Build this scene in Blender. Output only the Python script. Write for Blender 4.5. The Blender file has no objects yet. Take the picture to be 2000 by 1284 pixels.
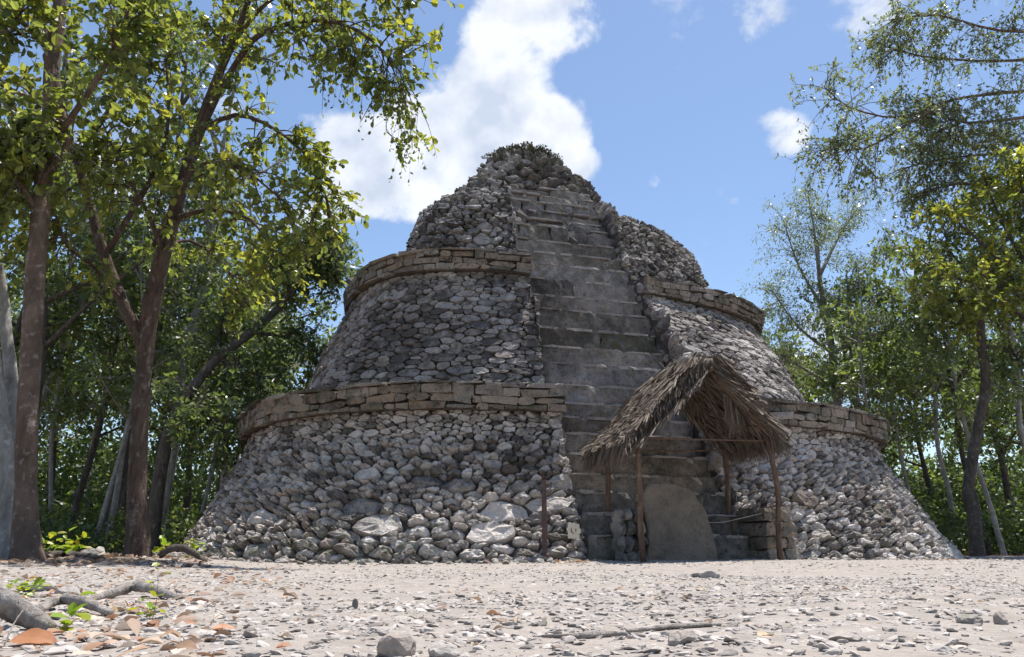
import bpy, math, random
import numpy as np

# ------------------------------------------------------------------ camera, sky, sun, exposure
FPX, HORIZON, CAM_H = 1500.0, 1074.0, 0.2          # focal length in photo pixels, horizon row, eye height (m)
PITCH = math.atan((HORIZON - 642) / FPX)
scene = bpy.context.scene
cam_d = bpy.data.cameras.new("camera"); cam = bpy.data.objects.new("camera", cam_d)
scene.collection.objects.link(cam); scene.camera = cam
cam.location = (0, 0, CAM_H); cam.rotation_euler = (math.pi / 2 + PITCH, 0, 0)
cam_d.sensor_width = 36; cam_d.lens = 36 * FPX / 2000; cam_d.clip_start = 0.05; cam_d.clip_end = 2000

SUN_AZ, SUN_EL = math.radians(36), math.radians(75)   # azimuth from +Y (away from camera) towards +X
sun_d = bpy.data.lights.new("sun", 'SUN'); sun = bpy.data.objects.new("sun", sun_d)
scene.collection.objects.link(sun)
sun_d.energy = 5.0; sun_d.angle = math.radians(0.55); sun_d.color = (1.0, 0.95, 0.88)
sun.location = (20, 20, 40)
# the lamp shines along its -Z: rotate so that -Z = -(direction to the sun)
from mathutils import Vector
_to_sun = Vector((math.cos(SUN_EL) * math.sin(SUN_AZ), math.cos(SUN_EL) * math.cos(SUN_AZ), math.sin(SUN_EL)))
sun.rotation_euler = _to_sun.to_track_quat('Z', 'Y').to_euler()

def cam_dir(px, py):
    """world direction seen at a photo pixel"""
    u, v = px - 1000.0, 642.0 - py
    d = Vector((u, FPX * math.cos(PITCH) - v * math.sin(PITCH), FPX * math.sin(PITCH) + v * math.cos(PITCH)))
    return d.normalized()

world = bpy.data.worlds.new("World"); scene.world = world; world.use_nodes = True
wn, wl_ = world.node_tree.nodes, world.node_tree.links
wn.clear()
w_out = wn.new('ShaderNodeOutputWorld'); w_bg = wn.new('ShaderNodeBackground')
w_sky = wn.new('ShaderNodeTexSky'); w_sky.sky_type = 'NISHITA'; w_sky.sun_disc = False
w_sky.sun_elevation = SUN_EL; w_sky.sun_rotation = SUN_AZ; w_sky.altitude = 20; w_sky.air_density = 1.0
w_sky.dust_density = 0.4; w_sky.ozone_density = 2.0
SKY_STRENGTH = 0.112
w_bg.inputs['Strength'].default_value = SKY_STRENGTH
w_co = wn.new('ShaderNodeTexCoord')
def w_math(op, a, b=None, c=None, clamp=False):
    n = wn.new('ShaderNodeMath'); n.operation = op; n.use_clamp = clamp
    for i, x in enumerate((a, b, c)):
        if x is None: continue
        if isinstance(x, (int, float)): n.inputs[i].default_value = x
        else: wl_.new(x, n.inputs[i])
    return n.outputs[0]
w_nrm = wn.new('ShaderNodeVectorMath'); w_nrm.operation = 'NORMALIZE'
wl_.new(w_co.outputs['Generated'], w_nrm.inputs[0])
w_noise = wn.new('ShaderNodeTexNoise'); w_noise.inputs['Scale'].default_value = 11; w_noise.inputs['Detail'].default_value = 8
w_noise.inputs['Roughness'].default_value = 0.58; w_noise.inputs['Distortion'].default_value = 0.25
wl_.new(w_nrm.outputs[0], w_noise.inputs['Vector'])
w_big = wn.new('ShaderNodeTexNoise'); w_big.inputs['Scale'].default_value = 2.6; w_big.inputs['Detail'].default_value = 2
w_big.noise_dimensions = '4D'; w_big.inputs['W'].default_value = 3.7
wl_.new(w_nrm.outputs[0], w_big.inputs['Vector'])
# fair-weather cumulus: loose banks all over the sky plus the banks that stand behind the pyramid
dens = w_math('MULTIPLY', w_math('SUBTRACT', w_big.outputs['Fac'], 0.62), 3.0)
dens = w_math('MINIMUM', w_math('MAXIMUM', dens, 0.0), 0.5)
for px, py, rad, wgt in [(1000, 60, 100, .78), (1115, 45, 70, .6), (940, 85, 60, .4), (1000, 245, 120, .85), (885, 255, 130, .75), (760, 310, 130, .8), (1090, 285, 90, .75), (1135, 335, 50, .4), (650, 330, 110, .65), (860, 370, 80, .5),
                         (1525, 262, 50, .45), (1550, 250, 50, .38), (1655, 5, 95, .5), (1490, 0, 70, .42), (1445, 378, 48, .33), (1275, 352, 22, .4), (600, 455, 60, .5), (230, 300, 160, .4), (30, 330, 90, .5), (1610, 730, 120, .6), (1900, 560, 90, .5)]:
    dv = cam_dir(px, py)
    dot = wn.new('ShaderNodeVectorMath'); dot.operation = 'DOT_PRODUCT'; dot.inputs[1].default_value = dv
    wl_.new(w_nrm.outputs[0], dot.inputs[0])
    c0 = math.cos(rad * 1.25 / 1560)
    mr = wn.new('ShaderNodeMapRange'); mr.interpolation_type = 'SMOOTHSTEP'
    mr.inputs['From Min'].default_value = c0; mr.inputs['From Max'].default_value = 1.0
    mr.inputs['To Min'].default_value = 0; mr.inputs['To Max'].default_value = wgt
    wl_.new(dot.outputs['Value'], mr.inputs['Value'])
    dens = w_math('ADD', dens, mr.outputs[0])
dens = w_math('ADD', w_math('MINIMUM', dens, 1.0), w_math('MULTIPLY', w_math('SUBTRACT', w_noise.outputs['Fac'], 0.5), 2.6))
w_mask = wn.new('ShaderNodeMapRange'); w_mask.interpolation_type = 'SMOOTHSTEP'
w_mask.inputs['From Min'].default_value = 0.27; w_mask.inputs['From Max'].default_value = 0.78
wl_.new(dens, w_mask.inputs['Value'])
w_mix = wn.new('ShaderNodeMix'); w_mix.data_type = 'RGBA'
w_tone = wn.new('ShaderNodeMix'); w_tone.data_type = 'RGBA'      # noise greys parts of the cloud, painting in shaded undersides
w_tone.inputs['A'].default_value = (3.7, 4.15, 5.0, 1); w_tone.inputs['B'].default_value = (5.7, 5.9, 6.2, 1)
w_n2 = wn.new('ShaderNodeTexNoise'); w_n2.inputs['Scale'].default_value = 17; w_n2.inputs['Detail'].default_value = 5; w_n2.noise_dimensions = '4D'; w_n2.inputs['W'].default_value = 1.3
wl_.new(w_nrm.outputs[0], w_n2.inputs['Vector'])
w_t2 = wn.new('ShaderNodeMapRange'); w_t2.inputs['From Min'].default_value = 0.36; w_t2.inputs['From Max'].default_value = 0.6; wl_.new(w_n2.outputs['Fac'], w_t2.inputs['Value'])
wl_.new(w_t2.outputs[0], w_tone.inputs['Factor'])
w_gain = wn.new('ShaderNodeMix'); w_gain.data_type = 'RGBA'; w_gain.blend_type = 'MULTIPLY'; w_gain.inputs['Factor'].default_value = 1
w_gain.inputs['B'].default_value = (1.0, 1.0, 1.0, 1)
wl_.new(w_sky.outputs[0], w_gain.inputs['A'])
wl_.new(w_gain.outputs['Result'], w_mix.inputs['A']); wl_.new(w_tone.outputs['Result'], w_mix.inputs['B'])
wl_.new(w_math('MULTIPLY', w_mask.outputs[0], 0.95), w_mix.inputs['Factor'])
wl_.new(w_mix.outputs['Result'], w_bg.inputs['Color']); wl_.new(w_bg.outputs[0], w_out.inputs['Surface'])

vs = scene.view_settings
vs.view_transform = 'Standard'; vs.look = 'None'; vs.gamma = 1.0; vs.use_curve_mapping = False; vs.exposure = 0.68
scene.cycles.use_denoising = True
scene.cycles.use_adaptive_sampling = True; scene.cycles.adaptive_threshold = 0.03
world.cycles.sampling_method = 'MANUAL'; world.cycles.sample_map_resolution = 512
scene.cycles.max_bounces = 6; scene.cycles.diffuse_bounces = 3; scene.cycles.transmission_bounces = 3

# ------------------------------------------------------------------ helpers
COL = scene.collection
WLOC = {}                                          # world position of each object (only translations are nested)
def put(o, loc, parent=None):
    COL.objects.link(o)
    loc = np.array(loc, float); WLOC[o.name] = loc
    if parent is not None:
        o.parent = parent; o.location = tuple(loc - WLOC[parent.name])
    else: o.location = tuple(loc)
    return o
def tag(o, label, cat, group=None, kind=None):
    if label: o['label'] = label
    if cat: o['category'] = cat
    if group: o['group'] = group
    if kind: o['kind'] = kind
    return o
def thing(name, label, cat, loc=(0, 0, 0), group=None):
    o = bpy.data.objects.new(name, None); o.empty_display_size = 0.2
    put(o, loc); return tag(o, label, cat, group)
def mesh_of(name, V, F, mat, smooth=True, tint=None):
    """V (n,3); F an (m,k) array or a list of such arrays; tint (n,3) colour attribute"""
    V = np.asarray(V, np.float32)
    Fs = F if isinstance(F, list) else [F]
    Fs = [np.asarray(f, np.int32) for f in Fs if len(f)]
    me = bpy.data.meshes.new(name)
    me.vertices.add(len(V)); me.vertices.foreach_set('co', V.ravel())
    loops = np.concatenate([f.ravel() for f in Fs]); sizes = np.concatenate([np.full(len(f), f.shape[1], np.int32) for f in Fs])
    me.loops.add(len(loops)); me.loops.foreach_set('vertex_index', loops)
    me.polygons.add(len(sizes))
    st = np.concatenate([[0], np.cumsum(sizes)[:-1]]).astype(np.int32)
    me.polygons.foreach_set('loop_start', st); me.polygons.foreach_set('loop_total', sizes)
    me.polygons.foreach_set('use_smooth', np.full(len(sizes), smooth))
    if tint is not None:
        at = me.attributes.new('tint', 'FLOAT_COLOR', 'POINT')
        c = np.ones((len(V), 4), np.float32); c[:, :3] = tint
        at.data.foreach_set('color', c.ravel())
    me.update(calc_edges=True); me.validate()
    if mat: me.materials.append(mat)
    return me
def obj(name, V, F, mat, parent=None, smooth=True, tint=None, center=None):
    V = np.asarray(V, float)
    if center is None: center = V.mean(0) if parent is not None else np.array([*V[:, :2].mean(0), V[:, 2].min()])
    me = mesh_of(name, V - center, F, mat, smooth, tint)
    return put(bpy.data.objects.new(name, me), center, parent)
class MB:
    """collects pieces of geometry into one mesh"""
    def __init__(s): s.V, s.F, s.T, s.n = [], {}, [], 0
    def add(s, V, F, tint=None):
        V = np.asarray(V, float)
        for f in (F if isinstance(F, list) else [F]):
            f = np.asarray(f, int)
            if len(f): s.F.setdefault(f.shape[1], []).append(f + s.n)
        s.V.append(V); s.n += len(V)
        t = np.asarray(tint if tint is not None else (.5, .5, .5), float)
        s.T.append(np.broadcast_to(t, (len(V), 3)))
    def build(s, name, mat, parent=None, smooth=True, center=None):
        return obj(name, np.concatenate(s.V), [np.concatenate(f) for f in s.F.values()], mat, parent, smooth, np.concatenate(s.T), center)

def tube(path, rad, sides=8, cap=True, wob=0, rng=None):
    P = np.asarray(path, float); n = len(P); R = np.broadcast_to(np.asarray(rad, float), (n,))
    T = np.gradient(P, axis=0); T /= np.linalg.norm(T, axis=1)[:, None] + 1e-9
    ref = np.array([0, 1., 0]) if abs(T[0][1]) < .9 else np.array([1., 0, 0])
    A = np.cross(T, ref); A /= np.linalg.norm(A, axis=1)[:, None] + 1e-9; B = np.cross(T, A)
    th = np.linspace(0, 2 * np.pi, sides, endpoint=False)
    r = R[:, None] * np.ones(sides)
    if wob and rng is not None: r = r * (1 + wob * rng.normal(size=r.shape) * .5 + wob * .8 * np.sin(th * 3 + rng.random() * 6)[None, :])
    V = P[:, None] + r[..., None] * (np.cos(th)[None, :, None] * A[:, None] + np.sin(th)[None, :, None] * B[:, None])
    V = V.reshape(-1, 3)
    i = np.arange(n - 1)[:, None] * sides; j = np.arange(sides)[None]; k = (j + 1) % sides
    F = np.stack([i + j, i + k, i + k + sides, i + j + sides], -1).reshape(-1, 4)
    if cap:
        V = np.vstack([V, P[-1] + T[-1] * R[-1] * .5, P[0]])
        e = (n - 1) * sides; jj = np.arange(sides); kk = (jj + 1) % sides
        F3 = np.vstack([np.stack([e + jj, e + kk, np.full(sides, n * sides)], -1), np.stack([kk, jj, np.full(sides, n * sides + 1)], -1)])
        return V, [F, F3]
    return V, [F]
def smooth_path(P, k=4):
    P = np.asarray(P, float); n = len(P); t = np.linspace(0, n - 1, (n - 1) * k + 1); out = []
    for x in t:
        i = min(int(x), n - 2); u = x - i
        p0, p1, p2, p3 = P[max(i - 1, 0)], P[i], P[i + 1], P[min(i + 2, n - 1)]
        out.append(.5 * (2 * p1 + (p2 - p0) * u + (2 * p0 - 5 * p1 + 4 * p2 - p3) * u * u + (3 * p1 - p0 - 3 * p2 + p3) * u ** 3))
    return np.array(out)
def rbox(rng, size, rnd=.18, jit=.05, n=(2, 2, 2)):
    """a block with worn edges, n faces along each axis; centred"""
    pts, idx, F = [], {}, []
    def vid(c):
        if c not in idx:
            p = np.array([2. * c[k] / n[k] - 1 for k in range(3)]); ext = sum(c[k] in (0, n[k]) for k in range(3))
            idx[c] = len(pts); pts.append(p * {1: 1.0, 2: 1 - rnd * .45, 3: 1 - rnd}[ext])
        return idx[c]
    for ax in range(3):
        b1, b2 = (ax + 1) % 3, (ax + 2) % 3
        for sd in (0, n[ax]):
            for i in range(n[b1]):
                for j in range(n[b2]):
                    q = []
                    for di, dj in ((0, 0), (1, 0), (1, 1), (0, 1)):
                        c = [0, 0, 0]; c[ax] = sd; c[b1] = i + di; c[b2] = j + dj; q.append(vid(tuple(c)))
                    F.append(q if sd else q[::-1])
    size = np.asarray(size, float); V = np.array(pts) * size * .5
    return V + rng.normal(size=V.shape) * jit * min(size), np.array(F)
def icos(sub):
    t = (1 + 5 ** .5) / 2
    V = [(-1, t, 0), (1, t, 0), (-1, -t, 0), (1, -t, 0), (0, -1, t), (0, 1, t), (0, -1, -t), (0, 1, -t), (t, 0, -1), (t, 0, 1), (-t, 0, -1), (-t, 0, 1)]
    F = [(0, 11, 5), (0, 5, 1), (0, 1, 7), (0, 7, 10), (0, 10, 11), (1, 5, 9), (5, 11, 4), (11, 10, 2), (10, 7, 6), (7, 1, 8),
         (3, 9, 4), (3, 4, 2), (3, 2, 6), (3, 6, 8), (3, 8, 9), (4, 9, 5), (2, 4, 11), (6, 2, 10), (8, 6, 7), (9, 8, 1)]
    V = [np.array(v) / np.linalg.norm(v) for v in V]
    for _ in range(sub):
        mid, F2 = {}, []
        def m(a, b):
            k = (min(a, b), max(a, b))
            if k not in mid:
                p = V[a] + V[b]; V.append(p / np.linalg.norm(p)); mid[k] = len(V) - 1
            return mid[k]
        for a, b, c in F:
            x, y, z = m(a, b), m(b, c), m(c, a); F2 += [(a, x, z), (b, y, x), (c, z, y), (x, y, z)]
        F = F2
    return np.array(V), np.array(F)
ICO0, ICO1, ICO2 = icos(0), icos(1), icos(2)
def rock(rng, size, sub=1, rough=.16, cuts=5):
    V, F = (ICO0, ICO1, ICO2)[sub]; V = V.copy()
    for _ in range(cuts):                                   # planes shaved off: angular limestone
        d = rng.normal(size=3); d /= np.linalg.norm(d); h = rng.uniform(.55, .85)
        e = V @ d - h; V -= np.clip(e, 0, None)[:, None] * d
    V *= 1 + rng.normal(size=(len(V), 1)) * rough * .4
    V += rng.normal(size=V.shape) * rough * .18
    return V * np.asarray(size) * .5, F
def rotz(V, a):
    c, s = math.cos(a), math.sin(a); V = np.asarray(V, float)
    return np.stack([V[..., 0] * c - V[..., 1] * s, V[..., 0] * s + V[..., 1] * c, V[..., 2]], -1)

_gr = np.random.default_rng(5)
_GW = [(_gr.normal(size=2) * k, _gr.uniform(0, 6.28), a) for k, a in [(.35, .018), (.6, .014), (1.1, .010), (1.7, .008), (2.6, .006), (4.2, .004), (7, .003), (12, .0022), (19, .0015)] for _ in range(3)]
def gz(x, y):
    """height of the ground"""
    x = np.asarray(x, float); y = np.asarray(y, float); z = np.zeros(np.broadcast(x, y).shape)
    for k, ph, a in _GW: z = z + a * np.sin(k[0] * x + k[1] * y + ph) * .55
    left = 1 / (1 + np.exp(np.clip((x + .33 * y + .6) * 2.2, -40, 40))) * np.clip((y - 5.5) / 5, 0, 1)     # soil heaped round the trees on the left
    z = z + .10 * left
    return z * np.clip((np.hypot(x, y)) / 1.5, .2, 1) 
def pix(px, py, Y):
    """point at depth Y seen at a photo pixel"""
    d = cam_dir(px, py); k = Y / d.y
    return np.array([d.x * k, Y, CAM_H + d.z * k])
def gp(px, py):
    """point on level ground seen at a photo pixel"""
    d = cam_dir(px, py); k = -CAM_H / d.z
    x, y = d.x * k, d.y * k
    return np.array([x, y, float(gz(x, y))])

# ------------------------------------------------------------------ materials
def new_mat(name):
    m = bpy.data.materials.new(name); m.use_nodes = True; n = m.node_tree.nodes; n.clear()
    o = n.new('ShaderNodeOutputMaterial'); b = n.new('ShaderNodeBsdfPrincipled')
    m.node_tree.links.new(b.outputs[0], o.inputs['Surface'])
    return m, n, m.node_tree.links, b, o
def n_noise(n, l, vec, scale, detail=4, rough=.55, w=None, dist=0):
    t = n.new('ShaderNodeTexNoise'); t.inputs['Scale'].default_value = scale; t.inputs['Detail'].default_value = detail
    t.inputs['Roughness'].default_value = rough; t.inputs['Distortion'].default_value = dist
    if w is not None: t.noise_dimensions = '4D'; t.inputs['W'].default_value = w
    if vec is not None: l.new(vec, t.inputs['Vector'])
    return t.outputs['Fac']
def n_range(n, l, v, a, b, c=0., d=1.):
    m = n.new('ShaderNodeMapRange'); l.new(v, m.inputs['Value'])
    for k, x in zip(('From Min', 'From Max', 'To Min', 'To Max'), (a, b, c, d)): m.inputs[k].default_value = x
    return m.outputs[0]
def n_mix(n, l, fac, a, b, mode='MIX'):
    m = n.new('ShaderNodeMix'); m.data_type = 'RGBA'; m.blend_type = mode
    for s, x in (('Factor', fac), ('A', a), ('B', b)):
        if isinstance(x, (int, float)): m.inputs[s].default_value = x
        elif isinstance(x, tuple): m.inputs[s].default_value = (*x, 1)
        else: l.new(x, m.inputs[s])
    return m.outputs['Result']
def n_pos(n):
    return n.new('ShaderNodeNewGeometry').outputs['Position']
def n_bump(n, l, b, h, strength, dist):
    k = n.new('ShaderNodeBump'); k.inputs['Strength'].default_value = strength; k.inputs['Distance'].default_value = dist
    l.new(h, k.inputs['Height']); l.new(k.outputs[0], b.inputs['Normal'])
def n_math(n, l, op, a, b):
    m = n.new('ShaderNodeMath'); m.operation = op
    for i, x in enumerate((a, b)):
        if isinstance(x, (int, float)): m.inputs[i].default_value = x
        else: l.new(x, m.inputs[i])
    return m.outputs[0]

def stone_mat(name, pale, dark, ochre, moss=(.10, .10, .065), bump=.6, scale=1.0, lichen=.5):
    """weathered limestone; tint.r = how pale, tint.g = how ochre, tint.b = how mossy/earthy each stone is"""
    m, n, l, b, o = new_mat(name); pos = n_pos(n)
    at = n.new('ShaderNodeAttribute'); at.attribute_name = 'tint'
    sp = n.new('ShaderNodeSeparateColor'); l.new(at.outputs['Color'], sp.inputs[0])
    f1 = n_noise(n, l, pos, 5 * scale, 4, .65); f2 = n_noise(n, l, pos, 30 * scale, 3, .7); f3 = n_noise(n, l, pos, .75 * scale, 2)
    val = n_math(n, l, 'ADD', sp.outputs[0], n_math(n, l, 'MULTIPLY', n_math(n, l, 'SUBTRACT', f1, .5), 1.1))
    val = n_math(n, l, 'ADD', val, n_math(n, l, 'MULTIPLY', n_math(n, l, 'SUBTRACT', f2, .5), .7))
    val = n_math(n, l, 'ADD', val, n_math(n, l, 'MULTIPLY', n_math(n, l, 'SUBTRACT', f3, .5), 1.25))
    c = n_mix(n, l, n_range(n, l, val, .1, .95), dark, pale)
    c = n_mix(n, l, n_math(n, l, 'MULTIPLY', sp.outputs[1], n_range(n, l, f1, .3, .7)), c, ochre)
    c = n_mix(n, l, n_math(n, l, 'MULTIPLY', sp.outputs[2], n_range(n, l, f1, .62, .42)), c, moss)
    spots = n_range(n, l, n_noise(n, l, pos, 13 * scale, 2, .7), .60, .70)               # black lichen crusts
    c = n_mix(n, l, n_math(n, l, 'MULTIPLY', spots, lichen), c, tuple(x * .32 for x in dark))
    l.new(c, b.inputs['Base Color']); b.inputs['Roughness'].default_value = .93; b.inputs['Specular IOR Level'].default_value = .15
    h = n_math(n, l, 'ADD', n_math(n, l, 'MULTIPLY', f1, 2.4), n_math(n, l, 'MULTIPLY', f2, 1.1))
    n_bump(n, l, b, h, bump, .035 / scale)
    return m
M = {}
M['rubble'] = stone_mat('limestone_rubble', (.59, .55, .52), (.095, .086, .085), (.34, .235, .165), bump=.8, lichen=.65)
M['cornice'] = stone_mat('cornice_limestone', (.37, .335, .30), (.06, .053, .05), (.31, .22, .145), bump=1.0, lichen=.9)
M['step'] = stone_mat('stair_limestone', (.34, .312, .295), (.05, .045, .045), (.26, .19, .125), bump=.7, lichen=.7)
M['slab'] = stone_mat('stela_limestone', (.28, .232, .185), (.09, .075, .062), (.22, .155, .10), bump=1.1, lichen=.3)
M['pebble'] = stone_mat('gravel_limestone', (.44, .405, .375), (.18, .162, .15), (.36, .26, .19), bump=.35, scale=3.5, lichen=.12)

def core_mat():
    m, n, l, b, o = new_mat('earth_mortar'); pos = n_pos(n)
    c = n_mix(n, l, n_range(n, l, n_noise(n, l, pos, 9, 6, .65), .3, .7), (.035, .029, .026), (.13, .11, .095))
    l.new(c, b.inputs['Base Color']); b.inputs['Roughness'].default_value = .95
    n_bump(n, l, b, n_noise(n, l, pos, 14, 7, .7), 1.0, .06); return m
M['core'] = core_mat()

def ground_mat():
    m, n, l, b, o = new_mat('gravelly_earth'); pos = n_pos(n)
    f1 = n_noise(n, l, pos, .8, 5, .6); f2 = n_noise(n, l, pos, 7, 7, .65); f3 = n_noise(n, l, pos, 45, 5, .7)
    c = n_mix(n, l, n_range(n, l, f2, .3, .7), (.235, .207, .185), (.355, .318, .287))
    c = n_mix(n, l, n_range(n, l, f1, .52, .75, 0, .6), c, (.40, .34, .29))
    c = n_mix(n, l, n_range(n, l, f3, .55, .72, 0, .55), c, (.42, .39, .36))
    c = n_mix(n, l, n_range(n, l, f3, .42, .3, 0, .5), c, (.21, .175, .15))
    sx = n.new('ShaderNodeSeparateXYZ'); l.new(pos, sx.inputs[0])                                # forest floor: brown leaf mould
    edge = n_math(n, l, 'ADD', n_math(n, l, 'MULTIPLY', sx.outputs[0], -1), n_math(n, l, 'MULTIPLY', sx.outputs[1], -.40))
    edge = n_math(n, l, 'ADD', edge, n_math(n, l, 'MULTIPLY', f1, 2.0))
    fl = n_range(n, l, edge, 1.0, 2.2); far = n_range(n, l, sx.outputs[1], 8.0, 9.5)
    fl = n_math(n, l, 'MULTIPLY', fl, far)
    fr = n_range(n, l, n_math(n, l, 'ADD', sx.outputs[1], n_math(n, l, 'MULTIPLY', f1, 4)), 23, 27)
    fl = n_math(n, l, 'MAXIMUM', fl, fr)
    mould = n_mix(n, l, n_range(n, l, n_noise(n, l, pos, 16, 6, .7), .35, .68), (.07, .045, .03), (.27, .19, .13))
    c = n_mix(n, l, fl, c, mould)
    l.new(c, b.inputs['Base Color']); b.inputs['Roughness'].default_value = .95; b.inputs['Specular IOR Level'].default_value = .1
    vo = n.new('ShaderNodeTexVoronoi'); vo.inputs['Scale'].default_value = 38; l.new(pos, vo.inputs['Vector'])
    h = n_math(n, l, 'ADD', n_math(n, l, 'MULTIPLY', f2, 1.2), n_math(n, l, 'MULTIPLY', f3, .6))
    h = n_math(n, l, 'SUBTRACT', h, n_math(n, l, 'MULTIPLY', vo.outputs['Distance'], .5))
    n_bump(n, l, b, h, .8, .02); return m
M['ground'] = ground_mat()

def leaf_mat(name, dark, light, yellow, trans=.42, rough=.38):
    """tint.r = light or dark leaf, tint.g = how yellowed"""
    m, n, l, b, o = new_mat(name)
    at = n.new('ShaderNodeAttribute'); at.attribute_name = 'tint'
    sp = n.new('ShaderNodeSeparateColor'); l.new(at.outputs['Color'], sp.inputs[0])
    c = n_mix(n, l, sp.outputs[0], dark, light); c = n_mix(n, l, sp.outputs[1], c, yellow)
    l.new(c, b.inputs['Base Color']); b.inputs['Roughness'].default_value = rough; b.inputs['Specular IOR Level'].default_value = .45
    t = n.new('ShaderNodeBsdfTranslucent'); k = n_mix(n, l, 1.0, c, (1.75, 1.75, .85), 'MULTIPLY'); l.new(k, t.inputs['Color'])
    x = n.new('ShaderNodeMixShader'); x.inputs[0].default_value = trans
    l.new(b.outputs[0], x.inputs[1]); l.new(t.outputs[0], x.inputs[2]); l.new(x.outputs[0], o.inputs['Surface'])
    return m
M['leaf_big'] = leaf_mat('broad_leaf', (.06, .085, .03), (.20, .235, .075), (.42, .38, .05), .56, .34)
M['leaf_wood'] = leaf_mat('forest_leaf', (.04, .065, .03), (.14, .19, .08), (.26, .27, .06), .45)
M['leaf_pale'] = leaf_mat('feathery_leaf', (.075, .10, .062), (.19, .23, .13), (.28, .27, .11), .45)
M['leaf_scrub'] = leaf_mat('scrub_leaf', (.035, .036, .028), (.085, .085, .065), (.13, .11, .08), .15, .7)
M['leaf_fresh'] = leaf_mat('seedling_leaf', (.09, .17, .02), (.24, .36, .04), (.55, .36, .03), .4)

def dry_mat():
    m, n, l, b, o = new_mat('dry_leaf'); pos = n_pos(n)
    at = n.new('ShaderNodeAttribute'); at.attribute_name = 'tint'
    f = n_noise(n, l, pos, 40, 5, .65)
    c = n_mix(n, l, n_range(n, l, f, .3, .7), at.outputs['Color'], (.24, .15, .09)); c = n_mix(n, l, .62, c, at.outputs['Color'])
    l.new(c, b.inputs['Base Color']); b.inputs['Roughness'].default_value = .6
    t = n.new('ShaderNodeBsdfTranslucent'); l.new(c, t.inputs['Color'])
    x = n.new('ShaderNodeMixShader'); x.inputs[0].default_value = .25
    l.new(b.outputs[0], x.inputs[1]); l.new(t.outputs[0], x.inputs[2]); l.new(x.outputs[0], o.inputs['Surface'])
    n_bump(n, l, b, f, .4, .004); return m
M['dry'] = dry_mat()

def bark_mat(name, a, bcol, spot, spots=.6, vert=5):
    m, n, l, b, o = new_mat(name); pos = n_pos(n)
    mp = n.new('ShaderNodeMapping'); mp.inputs['Scale'].default_value = (vert, vert, 1); l.new(pos, mp.inputs['Vector'])
    f1 = n_noise(n, l, mp.outputs[0], 3.5, 8, .65); f2 = n_noise(n, l, pos, 2.2, 4); f3 = n_noise(n, l, pos, 9, 5, .6, w=1.)
    c = n_mix(n, l, n_range(n, l, f1, .3, .7), a, bcol)
    c = n_mix(n, l, n_math(n, l, 'MULTIPLY', n_range(n, l, f3, .56, .64), spots), c, spot)
    c = n_mix(n, l, n_range(n, l, f2, .5, .75, 0, .5), c, tuple(x * .55 for x in a))
    l.new(c, b.inputs['Base Color']); b.inputs['Roughness'].default_value = .9; b.inputs['Specular IOR Level'].default_value = .2
    n_bump(n, l, b, n_math(n, l, 'ADD', f1, n_math(n, l, 'MULTIPLY', f3, .5)), 1.0, .07); return m
M['bark_red'] = bark_mat('reddish_bark', (.05, .034, .027), (.15, .105, .082), (.29, .25, .22), .5)
M['bark_spot'] = bark_mat('spotted_bark', (.085, .058, .042), (.20, .145, .11), (.40, .36, .32), .6, 2)
M['bark_pale'] = bark_mat('pale_bark', (.19, .175, .155), (.38, .36, .33), (.5, .5, .47), .6, 2.5)
M['bark_dark'] = bark_mat('dark_bark', (.05, .042, .035), (.135, .115, .095), (.24, .22, .19), .5, 3)
M['weathered'] = bark_mat('weathered_wood', (.20, .17, .15), (.46, .42, .38), (.6, .57, .53), .35, 4)
M['pole'] = bark_mat('pole_wood', (.085, .05, .036), (.22, .145, .10), (.36, .28, .2), .3, 5)

def thatch_mat():
    m, n, l, b, o = new_mat('dry_palm_thatch'); pos = n_pos(n)
    at = n.new('ShaderNodeAttribute'); at.attribute_name = 'tint'
    sp = n.new('ShaderNodeSeparateColor'); l.new(at.outputs['Color'], sp.inputs[0])
    c = n_mix(n, l, sp.outputs[0], (.065, .048, .037), (.27, .228, .188))
    c = n_mix(n, l, n_range(n, l, n_noise(n, l, pos, 20, 4), .4, .7, 0, .4), c, (.13, .085, .06))
    l.new(c, b.inputs['Base Color']); b.inputs['Roughness'].default_value = .8; b.inputs['Specular IOR Level'].default_value = .2
    return m
M['thatch'] = thatch_mat()

def plain(name, col, rough=.7, metal=0., var=.25):
    m, n, l, b, o = new_mat(name); pos = n_pos(n); f = n_noise(n, l, pos, 24, 6, .65)
    c = n_mix(n, l, n_range(n, l, f, .3, .7, 0, 1), tuple(x * (1 - var) for x in col), tuple(min(1, x * (1 + var)) for x in col))
    l.new(c, b.inputs['Base Color']); b.inputs['Roughness'].default_value = rough; b.inputs['Metallic'].default_value = metal
    n_bump(n, l, b, f, .25, .004); return m
M['rust'] = plain('rusty_iron', (.085, .048, .042), .75, .1, .5)
M['sign'] = plain('sign_board', (.62, .53, .40), .6, 0, .12)
M['sign_ink'] = plain('sign_ink', (.16, .11, .06), .7, 0, .2)
M['rope'] = plain('rope_fibre', (.33, .29, .25), .9)
M['stake'] = plain('stake_wood', (.22, .17, .12), .9, 0, .3)

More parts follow.
